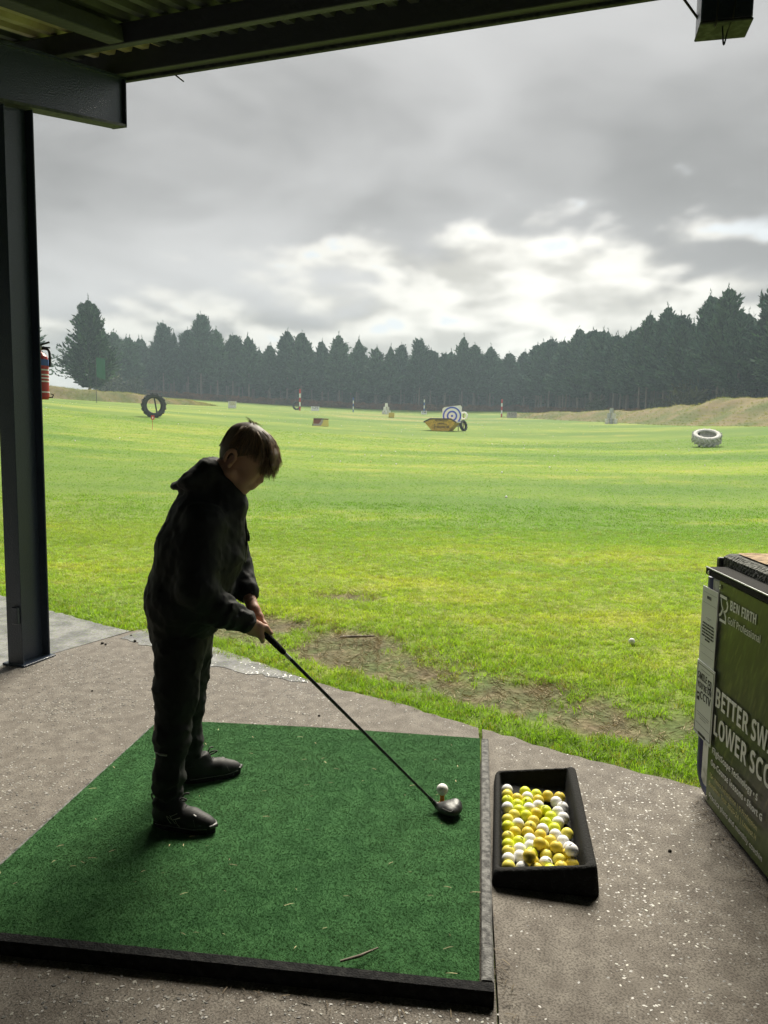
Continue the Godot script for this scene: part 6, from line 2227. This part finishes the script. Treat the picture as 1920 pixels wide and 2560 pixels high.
# shoe: x forward, length about 0.235 m; side = +1 when its outer side faces the viewer
func make_shoe(o: Node, xf: Transform3D, side: float, emblem: bool) -> void:
	var up := plain(lin(0.011, 0.011, 0.012), 0.62, 0.0, 0.4)
	var holder := Node3D.new()
	holder.name = "shoe"
	o.add_child(holder, true)
	holder.transform = xf
	var upper := blob([
		bone(Vector3(-0.082, 0.040, 0), 0.032, Vector3(-0.040, 0.042, 0), 0.034),
		bone(Vector3(-0.040, 0.042, 0), 0.035, Vector3(0.030, 0.034, 0.002), 0.036),
		bone(Vector3(0.030, 0.034, 0.002), 0.034, Vector3(0.078, 0.024, 0), 0.028),
		bone(Vector3(0.078, 0.022, 0), 0.025, Vector3(0.096, 0.020, 0), 0.020),
		bone(Vector3(-0.078, 0.060, 0), 0.031, Vector3(-0.070, 0.096, 0), 0.034),
		bone(Vector3(-0.045, 0.070, 0), 0.030, Vector3(-0.030, 0.085, 0), 0.026)], 0.0045, 0.009, [Plane(Vector3(0, -1, 0), -0.014), Plane(Vector3(-0.25, 1, 0).normalized(), 0.112)])
	part("upper", upper.mesh(), up, holder)
	var sole := PackedVector2Array()
	for k in 28:
		var a := TAU * k / 28.0
		var cx := cos(a)
		var r := 0.037 + 0.006 * smoothstep(0.0, 0.7, cx) - 0.004 * exp(-pow((cx + 0.1) / 0.3, 2.0))
		sole.append(Vector2(cx * 0.117 - 0.001, sin(a) * r * pow(1.0 - pow(absf(cx), 6.0) * 0.35, 1.0)))
	part("sole", Shape.new().prism(sole, 0.0, 0.019, true).mesh(), m.rubber, holder)
	var laces := plain(lin(0.045, 0.045, 0.045), 0.8)
	for k in 5:
		var x := -0.012 + k * 0.016
		var y := 0.088 - k * 0.0085
		part("lace", Shape.new().tube([Vector3(x, y - 0.012, -0.022), Vector3(x + 0.003, y + 0.001, 0), Vector3(x, y - 0.012, 0.022)], [0.0026, 0.003, 0.0026], 6).mesh(), laces, holder)
	part("lace_bow", Shape.new().tube(arc_points([Vector3(-0.015, 0.095, 0.0), Vector3(0.0, 0.112, 0.014), Vector3(0.018, 0.112, 0.018), Vector3(0.008, 0.100, 0.006), Vector3(-0.012, 0.096, 0.0), Vector3(-0.004, 0.114, -0.014), Vector3(0.010, 0.114, -0.020)], 4), filled(0.0028, 25), 6).mesh(), laces, holder)
	part("heel_loop", Shape.new().tube(arc_points([Vector3(-0.104, 0.100, 0), Vector3(-0.120, 0.108, 0), Vector3(-0.120, 0.092, 0), Vector3(-0.108, 0.082, 0)], 4), filled(0.0026, 13), 6).mesh(), laces, holder)
	part("sole_line", Shape.new().tube([Vector3(-0.09, 0.0205, 0.036), Vector3(-0.02, 0.0205, 0.040), Vector3(0.05, 0.0205, 0.042), Vector3(0.098, 0.0215, 0.028)], filled(0.0012, 4), 5).mesh(), plain(lin(0.16, 0.16, 0.16), 0.5), holder)
	part("seam", Shape.new().tube([Vector3(0.040, 0.064, 0.018), Vector3(0.052, 0.050, 0.034), Vector3(0.060, 0.030, 0.040)], filled(0.0012, 3), 5).mesh(), plain(lin(0.05, 0.05, 0.05), 0.5), holder)
	part("toe_cap", Shape.new().tube([Vector3(0.104, 0.026, -0.022), Vector3(0.118, 0.026, 0.0), Vector3(0.104, 0.026, 0.022)], [0.006, 0.008, 0.006], 8).mesh(), plain(lin(0.02, 0.02, 0.02), 0.45), holder)
	part("tongue_tab", Shape.new().box(Transform3D(Basis(Vector3.BACK, -0.5), Vector3(0.052, 0.062, 0.012 * side)), Vector3(0.012, 0.003, 0.030), 0.001).mesh(), plain(lin(0.10, 0.10, 0.10), 0.5), holder)
	if emblem:
		# crossed outline stripes on the outer side
		var ln := plain(lin(0.32, 0.30, 0.26), 0.5)
		for st in [[Vector2(-0.066, 0.078), Vector2(-0.046, 0.058)], [Vector2(-0.060, 0.079), Vector2(-0.030, 0.056)], [Vector2(-0.030, 0.056), Vector2(-0.008, 0.066)], [Vector2(-0.046, 0.058), Vector2(-0.022, 0.046)], [Vector2(-0.022, 0.046), Vector2(0.006, 0.056)], [Vector2(-0.030, 0.056), Vector2(-0.010, 0.034)], [Vector2(-0.046, 0.058), Vector2(-0.026, 0.032)], [Vector2(-0.010, 0.046), Vector2(0.002, 0.022)]]:
			var pts := []
			for k in 5:
				var p: Vector2 = (st[0] as Vector2).lerp(st[1], k / 4.0)
				# follow the round side of the upper
				var bulge := 0.0425 - 0.55 * absf(p.y - 0.042) * absf(p.y - 0.042) / 0.034
				pts.append(Vector3(p.x, p.y, bulge + 0.001))
			part("stripe", Shape.new().tube(pts, filled(0.0011, 5), 4).mesh(), ln, holder)

# ---------------------------------------------------------------- bits lying about
func make_small_litter() -> void:
	var g := RandomNumberGenerator.new()
	g.seed = 64
	var bit := Shape.new()
	bit.quad(Vector3(-0.5, 0, -0.045), Vector3(0.1, 0.06, -0.05), Vector3(0.1, 0.06, 0.05), Vector3(-0.5, 0, 0.045))
	bit.quad(Vector3(0.1, 0.06, -0.05), Vector3(0.5, 0.01, -0.01), Vector3(0.5, 0.01, 0.01), Vector3(0.1, 0.06, 0.05))
	var poly := PackedVector2Array(MAT_EDGE)
	var buf := PackedFloat32Array()
	var num := 0
	while num < 85:
		var p := Vector2(g.randf_range(-1.2, 0.45), g.randf_range(-3.45, -1.78))
		if not Geometry2D.is_point_in_polygon(p, poly):
			continue
		num += 1
		var s := g.randf_range(0.008, 0.034)
		push(buf, Basis(Vector3.UP, g.randf() * TAU).scaled(Vector3(s, s, s * 0.6)), Vector3(p.x, 0.036, p.y), Color(0.42, 0.36, 0.20) * g.randf_range(0.5, 1.2))
	var cl := scatter("grass_clippings", bit.mesh(), buf, true)
	cl.material_override = m.straw
	tag(cl, "dry grass clippings strewn over the green mat", "clippings", "", "stuff")
	# dark debris along the foot of the divider, the mat and the slab edge
	buf = PackedFloat32Array()
	for i in 900:
		var f := g.randf()
		var p := divider_frame() * Vector3(lerpf(0.1, 2.2, f), 0.006, absf(g.randfn()) * 0.03 + 0.02)
		if i > 620:
			p = Vector3(lerpf(0.33, 0.28, f), 0.006, lerpf(-1.6, -2.1, f)) + Vector3(absf(g.randfn()) * 0.02, 0, g.randfn() * 0.1)
		if i > 760:
			var q: Vector2 = (MAT_EDGE[5] as Vector2).lerp(MAT_EDGE[0], f)
			p = Vector3(q.x, 0.005, q.y + 0.075 + absf(g.randfn()) * 0.02)
		var s := g.randf_range(0.006, 0.030)
		push(buf, Basis(Vector3.UP, g.randf() * TAU) * Basis(Vector3.RIGHT, g.randf_range(-0.6, 0.6)) * Basis.from_scale(Vector3(s, s * 1.5, s * 0.8)), p, Color(0.085, 0.06, 0.04).lerp(Color(0.25, 0.20, 0.12), g.randf() * g.randf()) * g.randf_range(0.4, 1.1))
	var db := scatter("leaf_debris", bit.mesh(), buf, true)
	db.material_override = m.straw
	tag(db, "dead leaves and dirt gathered along the foot of divider and mat", "debris", "", "stuff")
	# small dark clods on the wet slab and the concrete
	var clod := blob([bone(Vector3(-0.3, 0.25, 0), 0.4, Vector3(0.3, 0.2, 0.1), 0.45), bone(Vector3(0.1, 0.5, -0.2), 0.3, Vector3(-0.2, 0.4, 0.3), 0.3)], 0.17, 0.1, [Plane(Vector3(0, -1, 0), 0.0)]).mesh()
	var cm := plain(lin(0.030, 0.024, 0.018), 0.9)
	for p in [[-1.79, -4.80, 0.016], [-1.76, -4.78, 0.012], [-1.60, -4.86, 0.017], [-1.67, -5.00, 0.010], [-1.52, -5.02, 0.014], [-1.18, -4.00, 0.009], [-1.52, -3.92, 0.008], [-0.30, -3.62, 0.009], [0.60, -2.90, 0.008], [0.98, -2.45, 0.010]]:
		var o := part("mud_clod", clod, cm, self, Transform3D(Basis(Vector3.UP, g.randf() * TAU).scaled(Vector3.ONE * p[2]), Vector3(p[0], 0.001, p[1])))
		tag(o, "small dark clod of mud lying on the concrete", "clod", "mud clods on the concrete")
	var tw := part("twig", Shape.new().tube([Vector3(-0.05, 0.004, 0.0), Vector3(0.0, 0.010, 0.012), Vector3(0.06, 0.005, 0.0)], [0.003, 0.004, 0.002], 6).mesh(), m.bark, self, at3(-0.05, 0.036, -1.86, 0.5))
	tag(tw, "short dry twig lying on the front of the mat", "twig")
	var st := part("stick", Shape.new().tube([Vector3(-0.11, 0.012, 0.0), Vector3(0.0, 0.018, 0.01), Vector3(0.12, 0.014, -0.01)], [0.008, 0.009, 0.006], 7).mesh(), m.bark, self, at3(-0.17, 0.0, -5.02, 0.1))
	tag(st, "dead stick lying on the worn ground at the slab edge", "stick")

# ---------------------------------------------------------------- turf
func grass_clump(blades: int, high: float, wide: float, spread_r: float, sd: int) -> ArrayMesh:
	var g := RandomNumberGenerator.new()
	g.seed = sd
	var s := Shape.new()
	s.colored = true
	for i in blades:
		var a := g.randf() * TAU
		var d := Vector3(cos(a), 0, sin(a))
		var b := d * g.randf() * spread_r
		var face := g.randf() * TAU
		var sd2 := Vector3(cos(face), 0, sin(face)) * wide * 0.5
		var h := high * g.randf_range(0.55, 1.1)
		var lean := Vector3(g.randf_range(-1, 1), 0, g.randf_range(-1, 1)) * h * 0.55
		var mid := b + lean * 0.35 + Vector3(0, h * 0.6, 0)
		var tip := b + lean * 1.3 + Vector3(0, h * 0.92, 0)
		var t := g.randf_range(0.75, 1.2)
		s.color = Color(t, t, t)
		s.quad(b - sd2, b + sd2, mid + sd2 * 0.8, mid - sd2 * 0.8)
		s.tri(mid - sd2 * 0.8, mid + sd2 * 0.8, tip)
	return s.mesh()

func make_grass() -> void:
	var g := RandomNumberGenerator.new()
	g.seed = 5150
	var near := PackedFloat32Array()
	var dry := PackedFloat32Array()
	var num := 0
	# near turf, blade by blade in small clumps
	while num < 62000:
		var d := lerpf(2.4, 11.0, pow(g.randf(), 0.75))
		var x := g.randf_range(-1.0, 1.0) * (d * 0.56 + 0.6)
		var s := beyond(x, -d)
		if s < 0.0 or d < 2.4:
			continue
		var bare := bareness(x, -d)
		num += 1
		if g.randf() < bare * 1.1:
			if g.randf() < 0.35:
				var c := Color(0.52, 0.43, 0.27).lerp(Color(0.34, 0.26, 0.15), g.randf()) * g.randf_range(0.7, 1.2)
				var sc := g.randf_range(0.5, 1.3)
				push(dry, Basis(Vector3.UP, g.randf() * TAU) * Basis(Vector3.RIGHT, g.randf_range(0.9, 1.5)) * Basis.from_scale(Vector3(sc, sc, sc)), Vector3(x, ground(x, -d) - 0.012, -d), c)
			continue
		var h := g.randf_range(0.55, 1.15) * (1.0 + 0.3 * exp(-absf(s - 0.15) * 8.0) * g.randf() + 0.5 * exp(-pow((s - 1.1) / 0.35, 2.0)) * smoothstep(-2.0, 0.0, x) * g.randf())
		var c := turf_tone(x, -d) * 1.75 * g.randf_range(0.7, 1.3)
		if g.randf() < 0.10:
			c = Color(0.42, 0.38, 0.16) * g.randf_range(0.7, 1.1)
		var wsc := g.randf_range(0.8, 1.2) * (1.0 + d * 0.04)
		push(near, Basis(Vector3.UP, g.randf() * TAU) * Basis(Vector3.RIGHT, g.randf_range(-0.25, 0.25)) * Basis.from_scale(Vector3(wsc, h, wsc)), Vector3(x, ground(x, -d) - 0.022, -d), c)
	var n := scatter("near_turf", grass_clump(11, 0.036, 0.0038, 0.035, 5), near, true)
	n.material_override = m.blade
	tag(n, "short green turf growing beyond the concrete edge", "grass", "", "stuff")
	var dn := scatter("dry_grass", grass_clump(8, 0.055, 0.0022, 0.035, 6), dry, true)
	dn.material_override = m.straw
	tag(dn, "dead straw-coloured grass matted on the worn ground", "grass", "", "stuff")
	# farther turf, sparser and coarser
	var mid := PackedFloat32Array()
	num = 0
	while num < 46000:
		var d := lerpf(9.0, 46.0, pow(g.randf(), 1.35))
		var x := g.randf_range(-1.0, 1.0) * (d * 0.55)
		num += 1
		var c := turf_tone(x, -d) * 1.75 * g.randf_range(0.72, 1.28)
		var wsc := 0.7 + d * 0.055
		push(mid, Basis(Vector3.UP, g.randf() * TAU) * Basis.from_scale(Vector3(wsc, g.randf_range(0.6, 1.0) * (0.9 + d * 0.008), wsc)), Vector3(x, ground(x, -d) - 0.02, -d), c)
	var f := scatter("far_turf", grass_clump(9, 0.05, 0.006, 0.07, 7), mid, true)
	f.material_override = m.blade
	tag(f, "mown green turf of the open range", "grass", "", "stuff")
